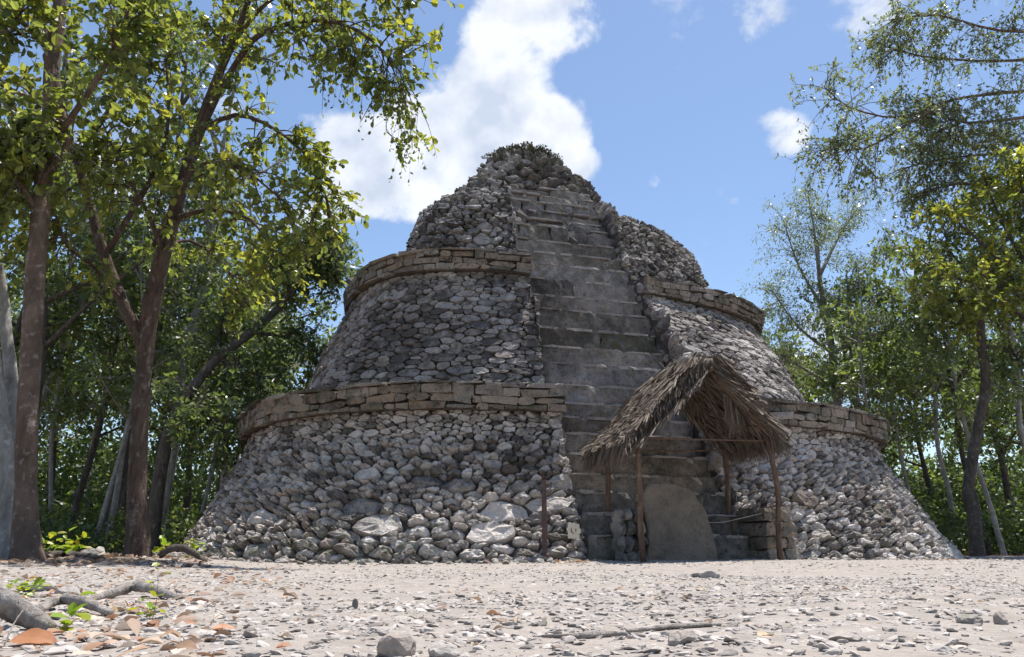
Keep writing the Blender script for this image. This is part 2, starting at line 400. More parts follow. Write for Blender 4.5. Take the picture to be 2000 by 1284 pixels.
# ------------------------------------------------------------------ ground
def axis(edges):
    out = []
    for a, b, n in edges: out += list(np.linspace(a, b, n, endpoint=False))
    return np.array(out + [edges[-1][1]])
gx = axis([(-400, -60, 8), (-60, -16, 22), (-16, -5, 70), (-5, 5, 130), (5, 16, 70), (16, 60, 22), (60, 400, 8)])
gy = axis([(-60, -4, 8), (-4, .6, 12), (.6, 4, 110), (4, 10, 90), (10, 30, 80), (30, 70, 16), (70, 500, 8)])
GX, GY = np.meshgrid(gx, gy, indexing='ij')
GV = np.stack([GX, GY, gz(GX, GY)], -1).reshape(-1, 3)
ii, jj = np.meshgrid(np.arange(len(gx) - 1), np.arange(len(gy) - 1), indexing='ij')
gi = (ii * len(gy) + jj).ravel()
tag(obj('ground', GV, np.stack([gi, gi + len(gy), gi + len(gy) + 1, gi + 1], -1), M['ground'], center=np.zeros(3)), 'pale gravelly earth clearing in front of the pyramid', 'ground', kind='structure')

# ------------------------------------------------------------------ the stepped pyramid
PSI = math.radians(16)
TS, TM = np.array([math.cos(PSI), math.sin(PSI)]), np.array([-math.sin(PSI), math.cos(PSI)])
P0 = np.array([1.26, 13.6])
def site(s, m, z):
    """pyramid coordinates (s along the stair front, m inwards) to the world"""
    s, m, z = np.broadcast_arrays(np.asarray(s, float), np.asarray(m, float), np.asarray(z, float))
    xy = P0 + s[..., None] * TS + m[..., None] * TM
    return np.concatenate([xy, z[..., None]], -1)
STAIR_S0, STAIR_S1, STAIR_RISE = .02, 3.12, 1.47
def m_stair(z): return z / STAIR_RISE + .02
# level curves: z, half width, half depth, squareness, centre s, centre m, turn
LV = dict(
    base=(-.15, 9.52, 8.58, 2.9, 2.16, 8.40, .05), t1a=(.9, 8.92, 7.94, 2.9, 2.15, 8.37, .05), t1b=(2.2, 8.22, 7.23, 2.9, 2.14, 8.34, .05), t1c=(2.75, 8.10, 7.13, 2.9, 2.14, 8.32, .05),
    c1a=(2.72, 8.30, 7.36, 2.9, 2.14, 8.32, .05), c1b=(3.25, 8.36, 7.42, 2.9, 2.14, 8.32, .05),
    t2a=(3.2, 7.2, 6.1, 2.5, 2.18, 8.15, .10), t2b=(5.0, 6.55, 4.8, 2.65, 2.16, 7.65, .17), t2c=(6.25, 5.90, 3.56, 2.8, 2.14, 7.13, .22),
    c2a=(6.25, 6.06, 3.72, 2.85, 2.14, 7.13, .224), c2b=(6.72, 6.12, 3.78, 2.85, 2.14, 7.13, .224),
    t3a=(6.65, 5.0, 3.0, 2.4, 2.3, 7.3, .26), t3b=(8.0, 4.92, 2.7, 2.5, 2.4, 7.55, .30), t3c=(8.95, 4.66, 2.55, 2.7, 2.42, 7.8, .33), t3d=(9.42, 4.2, 2.3, 2.5, 2.42, 7.95, .33),
    s0=(9.45, 3.5, 2.0, 2.2, 2.3, 8.1, .25), s1=(10.42, 2.72, 1.52, 2.1, 1.92, 8.58, .12), s2=(11.35, 1.82, 1.25, 2.1, 1.8, 8.6, .12), s3=(11.95, 1.26, .95, 2.1, 1.6, 8.6, .1), s4=(12.3, .72, .6, 2.1, 1.55, 8.6, .1), s5=(12.42, .28, .25, 2, 1.55, 8.6, .1))
def lev_pt(L, th, off=0.):
    z, a, b, e, cs, cm, ps = L; a, b = a + off, b + off
    c, s = np.cos(th), np.sin(th); r = (np.abs(c / a) ** e + np.abs(s / b) ** e) ** (-1 / e)
    x, y = r * c, r * s; S, Mm = cs + x * math.cos(ps) - y * math.sin(ps), cm + x * math.sin(ps) + y * math.cos(ps)
    k = .85 * min(max((6.3 - z) / 3.1, 0), 1) * (z > 3.1 and abs(z - 3.25) > .01)                  # right of the stair the middle tier leans out like a ramp wall
    f = np.clip((S - 1.6) / 1.2, 0, 1); g = np.clip((8.2 - S) / 4.5, 0, 1)
    return S, Mm - k * f * f * (3 - 2 * f) * g * (np.asarray(s) < 0)
def lev_edge(L, s_at, off=0.):
    """angle on the front of a level curve where it meets s = s_at"""
    th = np.linspace(math.pi * 1.02, math.pi * 1.98, 4000); s, m = lev_pt(L, th, off)
    return th[np.argmin(np.abs(s - s_at))]
EYE = np.array([0, 0, CAM_H])

pyramid = thing('stepped_pyramid', 'weathered grey stone pyramid with rounded tiers and a steep front stairway', 'pyramid', (*site(2.2, 8.3, 0)[:2], 0))

def ring(L, off=-.07, notch=True, N=72):
    if notch:
        a, b = lev_edge(L, STAIR_S1, off), lev_edge(L, STAIR_S0, off) + 2 * math.pi
        th = a + (b - a) * np.linspace(0, 1, N); s, m = lev_pt(L, th, off); ms = m_stair(L[0]) + .22
        s = np.append(s, [STAIR_S0, STAIR_S1]); m = np.append(m, [max(ms, m[-1]), max(ms, m[0])])
    else:
        th = np.linspace(0, 2 * math.pi, N + 2, endpoint=False) + 1.6 * math.pi; s, m = lev_pt(L, th, off)
    return site(s, m, L[0])
def core(levels, notch, name='tier', offs=None, label=None):
    R = [ring(LV[k], -.07 if offs is None else offs[i], notch) for i, k in enumerate(levels)]
    n = len(R[0]); V = np.concatenate(R); F = []
    for i in range(len(R) - 1):
        j = np.arange(n); k = (j + 1) % n; F.append(np.stack([i * n + j, i * n + k, (i + 1) * n + k, (i + 1) * n + j], -1))
    o = obj(name, V, np.concatenate(F), M['core'], pyramid, smooth=False)
    if label: o['label'] = label
    return o
tier1 = core(['base', 't1a', 't1b', 't1c', 'c1a', 'c1b', 't2a'], True, label='broad lowest tier with boulder-like rubble facing')
tier2 = core(['t2a', 't2b', 't2c', 'c2a', 'c2b', 't3a'], True, label='middle tier with tightly fitted rubble facing')
tier3 = core(['t3a', 't3b', 't3c', 't3d', 's0', 's1'], True, label='upper tier beside the top of the stair')
summit = core(['s1', 's2', 's3', 's4', 's5'], False, 'summit_mound', label='ruined mossy mound at the top')

class Wing:
    """a stretch of tier wall as a (u along, v up) sheet; side -1: left of the stair, +1: right of it, 0: all round the front"""
    def __init__(s, levels, side, off=0., reach=1.75, nu=160):
        Ls = [LV[k] for k in levels]; G = []
        for L in Ls:
            if side < 0: a = lev_edge(L, STAIR_S0, off); th = a - np.linspace(0, a - (1.5 * math.pi - reach), nu)
            elif side > 0: a = lev_edge(L, STAIR_S1, off); th = a + np.linspace(0, 1.5 * math.pi + reach - a, nu)
            else: th = 1.5 * math.pi + np.linspace(-reach, reach, nu)
            G.append(site(*lev_pt(L, th, off), L[0]))
        G = np.array(G)                                       # levels, nu, 3
        vl = np.concatenate([[0], np.cumsum(np.linalg.norm(np.diff(G[:, 0], axis=0), axis=1))])
        mid = G[len(G) // 2]; ul = np.concatenate([[0], np.cumsum(np.linalg.norm(np.diff(mid, axis=0), axis=1))])
        s.G, s.ul, s.vl, s.U, s.V, s.side = G, ul, vl, ul[-1], vl[-1], side
    def at(s, u, v):
        u = np.asarray(u, float); v = np.asarray(v, float)
        fi = np.interp(u, s.ul, np.arange(len(s.ul))); fj = np.interp(v, s.vl, np.arange(len(s.vl)))
        i = np.clip(fi.astype(int), 0, len(s.ul) - 2); j = np.clip(fj.astype(int), 0, len(s.vl) - 2); a = (fi - i)[..., None]; b = (fj - j)[..., None]
        eu = (np.clip(u, None, 0) + np.clip(u - s.U, 0, None))[..., None]
        P = (s.G[j, i] * (1 - a) + s.G[j, i + 1] * a) * (1 - b) + (s.G[j + 1, i] * (1 - a) + s.G[j + 1, i + 1] * a) * b
        T = s.G[j, i + 1] - s.G[j, i]; return P + T / (np.linalg.norm(T, axis=-1)[..., None] + 1e-9) * eu
    def normal(s, u, v):
        e = .08; u = np.clip(u, e, s.U - e); v = np.clip(v, e, max(s.V - e, e))
        a = s.at(u + e, v) - s.at(u - e, v); b = s.at(u, v + e) - s.at(u, v - e)
        n = np.cross(a, b) * (1 if s.side >= 0 else -1); return n / np.linalg.norm(n)
class FlatWing:
    """a plane patch: origin + u*A + v*B"""
    def __init__(s, O, A, B, N): s.O, s.A, s.B, s.N, s.side = map(np.asarray, (O, A, B, N, 1))
    def at(s, u, v): return s.O + np.asarray(u, float)[..., None] * s.A + np.asarray(v, float)[..., None] * s.B
    def normal(s, u, v): return s.N

def clip_poly(P, nx, ny, c):
    """keep the side nx*x + ny*y <= c"""
    out = []; n = len(P); d = [p[0] * nx + p[1] * ny - c for p in P]
    for i in range(n):
        j = (i + 1) % n
        if d[i] <= 0: out.append(P[i])
        if (d[i] < 0 < d[j]) or (d[j] < 0 < d[i]):
            t = d[i] / (d[i] - d[j]); out.append((P[i][0] + t * (P[j][0] - P[i][0]), P[i][1] + t * (P[j][1] - P[i][1])))
    return out
def power_cells(rng, U, V, size_of, aspect, tries, inside=None):
    """irregular rubble: darts of varying size, then a power diagram; cells as polygons in metres"""
    W = U / aspect; pts = np.zeros((0, 2)); rad = np.zeros(0)
    cx = rng.random(tries) * W; cy = rng.random(tries) * V; cr = np.array([size_of(rng, y) for y in cy])
    cr = cr[:]; order = np.argsort(rng.random(tries) - (cr > .135) * 2.0 - cr * 1.2)
    pl, rl = [], []
    P = np.zeros((tries, 2)); R = np.zeros(tries); k = 0
    for i in order:
        x, y, r = cx[i], cy[i], cr[i]
        if inside is not None and not inside(x * aspect, y): continue
        if k and np.any((P[:k, 0] - x) ** 2 + (P[:k, 1] - y) ** 2 < ((R[:k] + r) * .86) ** 2): continue
        P[k] = x, y; R[k] = r; k += 1
    P, R = P[:k], R[:k]; cells = []
    for i in range(k):
        d2 = ((P - P[i]) ** 2).sum(1); near = np.argsort(d2)[1:22]
        poly = [(0, 0), (W, 0), (W, V), (0, V)]; lim = R[i] * 2.3
        poly = [(max(0, P[i, 0] - lim), max(0, P[i, 1] - lim)), (min(W, P[i, 0] + lim), max(0, P[i, 1] - lim)), (min(W, P[i, 0] + lim), min(V, P[i, 1] + lim)), (max(0, P[i, 0] - lim), min(V, P[i, 1] + lim))]
        for j in near:
            dx, dy = P[j] - P[i]; c = (P[j] @ P[j] - P[i] @ P[i] + R[i] ** 2 - R[j] ** 2) / 2
            poly = clip_poly(poly, dx, dy, c)
            if len(poly) < 3: break
        if len(poly) >= 3: cells.append(np.array(poly) * (aspect, 1))
    return cells
KR = 12
_ring_i = np.arange(KR)
def stone_geo(rng, poly, bulge, gap, soft=2, jit=.10, tilt=.25, boxy=False, back=.10):
    """one facing stone over polygon poly (u, v): u, v, height above the wall sheet"""
    P = np.asarray(poly); c = P.mean(0)
    area = .5 * abs(np.sum(P[:, 0] * np.roll(P[:, 1], -1) - P[:, 1] * np.roll(P[:, 0], -1)))
    if area < .003: return None
    x, y = P[:, 0], P[:, 1]; cr = x * np.roll(y, -1) - np.roll(x, -1) * y; A = cr.sum() / 2
    c = np.array([((x + np.roll(x, -1)) * cr).sum(), ((y + np.roll(y, -1)) * cr).sum()]) / (6 * A)
    for _ in range(soft):
        Q = np.roll(P, -1, 0); P = np.stack([.75 * P + .25 * Q, .25 * P + .75 * Q], 1).reshape(-1, 2)
    D = P - c; w, h = np.ptp(D[:, 0]), np.ptp(D[:, 1])
    D = D * np.array([max(.5, 1 - 2 * gap / max(w, .01)), max(.5, 1 - 2 * gap / max(h, .01))])
    L = np.linalg.norm(np.roll(D, -1, 0) - D, axis=1); cum = np.concatenate([[0], np.cumsum(L)]); D2 = np.vstack([D, D[:1]])
    q = np.linspace(0, cum[-1], KR, endpoint=False) + rng.random() * .02
    E = np.stack([np.interp(q, cum, D2[:, 0]), np.interp(q, cum, D2[:, 1])], 1)
    if boxy and soft == 0 and len(D) == 4:                  # cut block: keep its corners
        E = np.concatenate([D[i] * np.array([.985, .985]) * (1 if t else .97) * (1 - t) + D[(i + 1) % 4] * .985 * t for i in range(4) for t in (0, .08, .92)]).reshape(-1, 2)
    rr = 1 + rng.normal(size=KR) * jit * .5
    tl = rng.normal(size=2) * tilt; sc = math.sqrt(area)
    tl[1] += back                                            # stones nose down a little, tops weathered back
    rows = []
    cut = [(rng.normal(size=2), rng.uniform(.04, .3)) for _ in range(3)]              # split faces of the stone
    prof = ((1., -.07), (1., bulge * .8), (.95, bulge * .99), (.5, bulge)) if boxy else ((1., -.07), (.985, bulge * .48), (.84, bulge * .92), (.46, bulge))
    for k, hh in prof:
        R = E * (k * (rr if k < 1 else np.minimum(rr, 1.03)))[:, None]
        H = hh + (0 if hh < 0 else 1) * ((R @ -tl) * .35 + rng.normal(size=KR) * bulge * jit)
        if not boxy and hh > 0:
            for cd, cl in cut:
                cd = cd / np.linalg.norm(cd); H = H - np.clip(R @ cd / sc - cl, 0, None) * sc * .95
            H = np.maximum(H, -.05)
        rows.append(np.column_stack([R + c, H]))
    V = np.vstack(rows + [[c[0], c[1], bulge * (1 + rng.normal() * .1)]])
    F4 = []
    for r in range(3):
        a = r * KR + _ring_i; b = r * KR + (_ring_i + 1) % KR; F4.append(np.stack([a, b, b + KR, a + KR], -1))
    e = 3 * KR; F3 = np.stack([e + _ring_i, e + (_ring_i + 1) % KR, np.full(KR, 4 * KR)], -1)
    return V, np.concatenate(F4), F3, c, area
STONES = []                                                  # every wall stone: (share of the picture, world verts, faces, tint, parent)
def lay(rng, wing, cells, parent, bulge, gap, soft, tint_of, jit=.10, tilt=.25, boxy=0., loose=None):
    for poly in cells:
        lo_ = loose is not None and np.mean([p[1] for p in poly]) < loose
        g = stone_geo(rng, poly, bulge(rng) * (1 if not lo_ else 1.35), gap, soft, jit, tilt * (1 if not lo_ else 1.5), rng.random() < boxy * (0.3 if lo_ else 1), .10 if not lo_ else .32)
        if g is None: continue
        V, F4, F3, c, area = g
        N = wing.normal(c[0], c[1]); C = wing.at(c[0], c[1]); view = EYE - C; d = np.linalg.norm(view); facing = float(N @ view) / d
        if facing < -.3: continue
        W = wing.at(V[:, 0], V[:, 1]) + V[:, 2:3] * N
        if wing.side < 0: F4, F3 = F4[:, ::-1], F3[:, ::-1]
        STONES.append((area * max(facing, .02) / d ** 2, W, F4, F3, tint_of(rng, C), parent))
rng = np.random.default_rng(11)
def t_low(r, C):
    z = C[2]; earth = max(0, .75 - z * .9) * (1.0 if C[0] < -1.5 else .45)
    return (np.clip(r.normal(.66, .3), .05, 1.05), np.clip(r.normal(.15, .2) + .25 * (C[0] < -3) * (z < 1.2), 0, .9), np.clip(r.normal(.12, .2) + earth, 0, .95))  # mean paleness raised so the lowest tier reads as sunlit
def t_mid(r, C): return (r.uniform(.10, .58), np.clip(r.normal(.05, .12), 0, .6), np.clip(r.normal(.08, .15), 0, .6))
def t_top(r, C): return (r.uniform(.05, .52), np.clip(r.normal(.03, .1), 0, .5), np.clip(r.normal(.2, .25), 0, .9))
def t_summit(r, C): return (r.uniform(.02, .5), np.clip(r.normal(.05, .1), 0, .4), np.clip(r.normal(.3, .25) + (C[2] - 11.2) * .5, 0, 1))
def sz_low(r, y):
    big = r.random()
    return (.15 + .06 * r.random() if big > .9975 and y < 1.9 else .034 + .066 * r.random() ** 1.25) * (1.1 if y < 1.2 else .88)
def sz_mid(r, y): return .04 + .07 * r.random() ** 1.2
def sz_top(r, y): return .042 + .08 * r.random() ** 1.1
for side in (-1, 1):
    w = Wing(['base', 't1a', 't1b', 't1c'], side, 0., 1.62)
    lay(rng, w, power_cells(rng, w.U, w.V, sz_low, 1.95, 20000), tier1, lambda r: r.uniform(.035, .09), .006, 1, t_low, .2, .3, .7, 2.62)
    w = Wing(['t2a', 't2b', 't2c'], side, 0., 1.62)
    lay(rng, w, power_cells(rng, w.U, w.V, sz_mid, 2.0, 13000), tier2, lambda r: r.uniform(.02, .06), .006, 1, t_mid, .13, .2, .8)
    w = Wing(['t3a', 't3b', 't3c', 't3d'], side, 0., 1.62)
    lay(rng, w, power_cells(rng, w.U, w.V, sz_top, 1.7, 9000), tier3, lambda r: r.uniform(.04, .10), .010, 1, t_top, .18, .36, .3)
    w = Wing(['s0', 's1'], side, 0., 1.7)
    lay(rng, w, power_cells(rng, w.U, w.V, sz_top, 1.5, 2500), tier3, lambda r: r.uniform(.06, .13), .012, 2, t_top, .14, .36)
w = Wing(['s1', 's2', 's3', 's4', 's5'], 0, 0., 2.2)
lay(rng, w, power_cells(rng, w.U, w.V, lambda r, y: .07 + .09 * r.random(), 1.3, 5000), summit, lambda r: r.uniform(.07, .19), .008, 2, t_summit, .2, .5)
# the cheek walls beside the sunken stair (planes s = const)
for s_at, sgn in ((STAIR_S1, -1), (STAIR_S0, 1)):
    zz = np.linspace(.0, 10.3, 60)
    names = [('base', 't1a', 't1b', 't1c'), ('t2a', 't2b', 't2c'), ('t3a', 't3b', 't3c', 't3d')]
    for nm, par in zip(names, (tier1, tier2, tier3)):
        Ls = [LV[k] for k in nm]; zs = [L[0] for L in Ls]; fm = [float(lev_pt(L, lev_edge(L, s_at))[1]) for L in Ls]
        z0, z1 = max(0, zs[0]), zs[-1] + (.42 if par is not tier3 else .3)
        O = site(s_at, 0, z0); A = np.append(TM, 0); N = np.append(TS, 0) * sgn
        mmax = m_stair(z1) + .1
        inside = lambda u, v: np.interp(v + z0, zs, fm) + .2 < u < m_stair(v + z0) + .12
        w = FlatWing(O, A, np.array([0, 0, 1.]), N); w.side = 1 if sgn < 0 else -1
        lay(rng, w, power_cells(rng, mmax, z1 - z0, lambda r, y: .07 + .07 * r.random(), 1.5, 3000, inside), par, lambda r: r.uniform(.03, .07), .012, 2, t_mid, .1, .2)

STONES.sort(key=lambda t: -t[0])
for share, W, F4, F3, tn, par in STONES[:300]:
    obj('facing_stone', W, [F4, F3], M['rubble'], par, False, np.broadcast_to(tn, (len(W), 3)))
rest = MB()
for share, W, F4, F3, tn, par in STONES[300:]: rest.add(W, [F4, F3], tn)
ro = rest.build('rubble_facing', M['rubble'], pyramid, False); ro['kind'] = 'stuff'; ro['label'] = 'grey rubble stones facing the tiers'
print('wall stones', len(STONES))

# cornices: courses of cut blocks under a thin ledge of slabs
def cornice(levels, parent, heights, seed, ochre):
    r = np.random.default_rng(seed)
    for side in (-1, 1):
        w = Wing(levels, side, .02, 1.6); v0 = .0
        for row, hgt in enumerate(heights):
            u = 0.0 if row % 2 == 0 else -.01; last = row == len(heights) - 1
            while u < w.U:
                wd = r.choice([r.uniform(.16, .3), r.uniform(.3, .7)], p=[.35, .65]) if not last else r.uniform(.3, 1.0)
                j = lambda: r.normal() * .020
                wv = lambda x: .034 * math.sin(x * 1.7 + seed) + .014 * math.sin(x * 5.3 + row * 4)       # courses wander
                hv = 0 if last else r.uniform(-.03, .03)
                poly = [(max(u, 0) + j() * .5, v0 + wv(u) * (row > 0) + j()), (u + wd + j() * .5, v0 + wv(u + wd) * (row > 0) + j()),
                        (u + wd + j() * .5, v0 + hgt + wv(u + wd) * (.5 if last else 1) + j() * .5 + hv), (max(u, 0) + j() * .5, v0 + hgt + wv(u) * (.5 if last else 1) + j() * .5 + hv)]
                N = w.normal(u + wd / 2, v0 + hgt / 2); C = w.at(u + wd / 2, v0 + hgt / 2); view = EYE - C
                if N @ view / np.linalg.norm(view) > -.4 and not (last and r.random() < .10):
                    g = stone_geo(r, poly, r.uniform(.0, .07) + (.05 if last else 0), .004, 0 if r.random() < .6 else 1, .07, .16, True)
                    if g:
                        V, F4, F3, c, area = g; V[:KR, 2] = -.25 if last else -.12
                        W = w.at(V[:, 0], V[:, 1]) + V[:, 2:3] * N
                        if side < 0: F4, F3 = F4[:, ::-1], F3[:, ::-1]
                        tn = (r.uniform(.25, .85), np.clip(r.normal(ochre * (1.1 if not last else .2), .28), 0, 1), np.clip(r.normal(.25 if not last else .3, .25), 0, .9))
                        obj('cornice_block', W, [F4, F3], M['cornice'], parent, False, np.broadcast_to(tn, (len(W), 3)))
                u += wd
            v0 += hgt
cornice(['c1a', 'c1b'], tier1, (.12, .15, .19, .07), 3, .5)
cornice(['c2a', 'c2b'], tier2, (.11, .15, .15, .07), 4, .42)

# stairway: every riser a course of blocks
stairs_core = None
srng = np.random.default_rng(21)
z = 0.0; risers = []
while z < 10.35:
    hgt = srng.uniform(.44, .56) if 3.1 < z < 8.2 else srng.uniform(.33, .43); risers.append((z, min(hgt, 10.45 - z))); z += hgt
sv = site(np.array([STAIR_S0, STAIR_S1, STAIR_S1, STAIR_S0]), np.array([m_stair(-.1), m_stair(-.1), m_stair(10.5), m_stair(10.5)]) + .2, np.array([-.1, -.1, 10.5, 10.5]))
stairs = obj('stairway', sv, np.array([[0, 1, 2, 3]]), M['core'], pyramid)
stairs['label'] = 'steep stairway of worn stone steps sunk between the tiers'
for k, (z0, hgt) in enumerate(risers):
    lo = STAIR_S0 + .02; hi = STAIR_S1 - .02
    if z0 < 1.75: hi = STAIR_S1 + .10
    ruin = z0 > 7.6
    s = lo
    while s < hi - .05:
        wd = (hi - s if srng.random() < .6 else srng.uniform(.7, 2.0)) if not ruin else srng.uniform(.4, 1.4)
        if hi - (s + wd) < .25: wd = hi - s
        dep = hgt / STAIR_RISE + .34
        hh = hgt + .03 + (srng.normal() * .006 if not ruin else srng.normal() * .03)
        V, F = rbox(srng, (wd * 1.01, dep, hh), (.02 if not ruin else .08), (.04 if not ruin else .05), (max(2, int(wd / .17)), 2, 3))
        mm = m_stair(z0) + dep / 2 + srng.normal() * (.008 if not ruin else .035) - .02
        V[:, 2] += z0 + hh / 2 - .02
        W = site(V[:, 0] + s + wd / 2, V[:, 1] + mm, V[:, 2])
        tn = (np.clip(srng.normal(.45, .1), 0, 1), np.clip(srng.normal(.25 if z0 < 2.8 else .1, .1), 0, .8), np.clip(srng.normal(.3, .15), 0, 1))
        obj('step_block', W, F, M['step'], stairs, False, np.broadcast_to(tn, (len(W), 3)))
        s += wd
    s = lo
    while s < hi - .1:                                       # thin slabs added at tread edges, some lost, tinted pale for the sunlit line
        wd = min(srng.uniform(.4, 1.3), hi - s)
        if srng.random() < (.97 if not ruin else .6):
            th = srng.uniform(.035, .075); V, F = rbox(srng, (wd * .99, .34, th), .22, .10, (max(2, int(wd / .16)), 2, 1))
            mm = m_stair(z0) + .34 / 2 - srng.uniform(.05, .07); tn = (np.clip(srng.normal(.95, .2), 0, 1.2), np.clip(srng.normal(.08, .12), 0, .5), np.clip(srng.normal(.1, .15), 0, .6))
            W = site(V[:, 0] + s + wd / 2, V[:, 1] + mm, V[:, 2] + z0 + hgt + .014 + srng.normal() * (.005 if not ruin else .02))
            obj('lit_tread_slab', W, F, M['step'], stairs, False, np.broadcast_to(tn, (len(W), 3)))
        s += wd

# ------------------------------------------------------------------ thatched shelter over the stela
RS, RM0, RM1, RZ = 1.93, -1.20, .52, 3.30                  # ridge line in pyramid coordinates
LE, RE = (RS - 1.60, 1.80), (RS + 1.26, 2.02)              # eaves (s, z)
shelter = thing('thatched_shelter', 'small open shelter of poles and dry palm thatch at the stair foot', 'shelter', site(RS, -.4, 0))
trng = np.random.default_rng(31)
def pole(name, a, b, r0, r1, bend=.02, parent=shelter, mat='pole', sides=9):
    a, b = np.array(a, float), np.array(b, float); t = np.linspace(0, 1, 7)[:, None]; off = trng.normal(size=3) * bend
    P = a + (b - a) * t + np.sin(t * math.pi) * off + np.sin(t * math.pi * 2.3) * trng.normal(size=3) * bend * .5
    V, F = tube(P, np.linspace(r0, r1, 7), sides, True, .08, trng)
    return obj(name, V, F, M[mat], parent)
def on_ground(s, m): p = site(s, m, 0); return float(gz(p[0], p[1]))
for s_, m_, zt, zb in ((.53, -1.08, 2.02, None), (3.02, -1.08, 2.06, None), (3.0, .30, 2.1, .35), (.6, .30, 2.0, .35)):
    zb_ = on_ground(s_, m_) - .05 if zb is None else zb
    pole('post', site(s_ + .02, m_, zb_), site(s_, m_, zt), .05, .04, .03)
pole('ridge_pole', site(RS, RM0 - .05, RZ - .1), site(RS, RM1 + .1, RZ - .1), .04, .035)
pole('tie_beam', site(.40, -1.08, 1.98), site(3.3, -1.08, 2.03), .018, .014)
pole('tie_beam', site(.40, .30, 1.98), site(3.2, .30, 2.05), .018, .014)
for s_, z_ in ((LE[0] + .2, LE[1] + .16), (RE[0] - .32, RE[1] + .25)): pole('eave_pole', site(s_, RM0, z_), site(s_, RM1, z_), .035, .03)
for m_ in np.linspace(RM0 + .08, RM1 - .08, 4):
    pole('rafter', site(LE[0] + .12, m_, LE[1] + .05), site(RS + .04, m_, RZ - .06), .03, .024)
    pole('rafter', site(RE[0] - .12, m_, RE[1] + .05), site(RS - .04, m_, RZ - .06), .03, .024)
def slope_frame(side):
    (es, ez) = LE if side < 0 else RE
    top, bot = np.array([RS, RZ]), np.array([es, ez]); d = bot - top; L = np.linalg.norm(d); d /= L
    nrm = np.array([-d[1], d[0]]); nrm = nrm if nrm[1] > 0 else -nrm
    return top, d, nrm, L
def on_slope(side, down, m, up):
    top, d, nrm, L = slope_frame(side)
    down, m, up = np.broadcast_arrays(*(np.asarray(x, float) for x in (down, m, up)))
    s = top[0] + d[0] * down + nrm[0] * up; z = top[1] + d[1] * down + nrm[1] * up
    return site(s, m, z)
for side in (-1, 1):                                         # matted bed of old thatch
    L = slope_frame(side)[3]; nd, nm = 14, 14
    dn, mm = np.meshgrid(np.linspace(-.05, L - .02, nd), np.linspace(RM0, RM1, nm), indexing='ij')
    top_ = on_slope(side, dn, mm, .10 + trng.normal(size=dn.shape) * .018 + .03 * dn / L); bot_ = on_slope(side, dn, mm, .0 + trng.normal(size=dn.shape) * .012)
    V = np.concatenate([top_.reshape(-1, 3), bot_.reshape(-1, 3)]); a, b = np.meshgrid(np.arange(nd - 1), np.arange(nm - 1), indexing='ij'); q = (a * nm + b).ravel()
    F = np.stack([q, q + nm, q + nm + 1, q + 1], -1); F = np.vstack([F, F[:, ::-1] + nd * nm]); o_ = nd * nm
    rim = [i for i in range(nm)] + [i * nm + nm - 1 for i in range(1, nd)] + [(nd - 1) * nm + i for i in range(nm - 2, -1, -1)] + [i * nm for i in range(nd - 2, 0, -1)]
    F = np.vstack([F, [[rim[i], rim[(i + 1) % len(rim)], rim[(i + 1) % len(rim)] + o_, rim[i] + o_] for i in range(len(rim))]])
    obj('thatch_bed', V, F, M['thatch'], shelter, True, np.full((len(V), 3), .25))
def frond_mesh(k):
    r = np.random.default_rng(400 + k); mb = MB()
    for a in np.linspace(-.62, .62, 42):
        L = (1.08 - .35 * abs(a)) * r.uniform(.8, 1.05); w = r.uniform(.007, .013); a2 = a + r.normal() * .04; x = np.array([math.cos(a2), math.sin(a2)]); y = np.array([-x[1], x[0]])
        dr = r.uniform(-.03, .08); V = []
        for t, ww in ((.06, .5), (.55, 1.), (1., .15)):
            for sg in (-1, 1): V.append([*(x * L * t + y * w * ww * sg), .012 * r.normal() - dr * t * t])
        mb.add(V, np.array([[0, 1, 3, 2], [2, 3, 5, 4]]), (r.uniform(.1, .8), .5, .5))
    P = np.array([[-.35, 0, .01], [0, 0, .012], [.12, 0, .01]]); V, F = tube(P, [.012, .012, .006], 5); mb.add(V, F, (.45, .5, .5))
    return mesh_of('palm_frond', np.concatenate(mb.V), [np.concatenate(f) for f in mb.F.values()], M['thatch'], True, np.concatenate(mb.T))
FROND = [frond_mesh(k) for k in range(5)]
from mathutils import Matrix
def place_frond(P, x, n, parent, name='palm_frond'):
    x = Vector(x).normalized(); n = Vector(n); y = n.cross(x).normalized(); n = x.cross(y)
    o = bpy.data.objects.new(name, FROND[trng.integers(5)]); put(o, P, parent)
    o.rotation_euler = Matrix((x, y, n)).transposed().to_euler()
    return o
for side in (-1, 1):
    L = slope_frame(side)[3]; e = .05
    for layer, up in ((0, -.03), (1, .15)):
        rows = 6 if layer else 3
        for row in range(rows):
            for col in range(8 if layer else 6):
                dn = .05 + (L - (.62 if layer else .98)) * row / (rows - 1) + trng.normal() * .05; m_ = RM0 + .06 + (RM1 - RM0 - .12) * (col + .5 * (row % 2) * .6) / (7.4 if layer else 5.4) + trng.normal() * .04
                P = on_slope(side, dn, m_, up + (.02 * (rows - row) if layer else trng.uniform(-.03, .0)))
                x = on_slope(side, dn + e, m_ + trng.normal() * .012, up) - on_slope(side, dn, m_, up); n = on_slope(side, dn, m_, up + e) - on_slope(side, dn, m_, up)
                fr = place_frond(P, x, n, shelter)
                if layer: fr.scale = (trng.uniform(.5, .66),) * 3
strand = MB()
def strip(P, d, n, L, w, tint, sag=0.):
    d = d / np.linalg.norm(d); y = np.cross(n, d); y /= np.linalg.norm(y) + 1e-9; V = []
    for t, ww in ((0, .8), (.5, 1.), (1., .2)):
        c = P + d * L * t + np.array([0, 0, -sag * t * t])
        V += [c - y * w * ww, c + y * w * ww]
    strand.add(V, np.array([[0, 1, 3, 2], [2, 3, 5, 4]]), (tint, .5, .5))
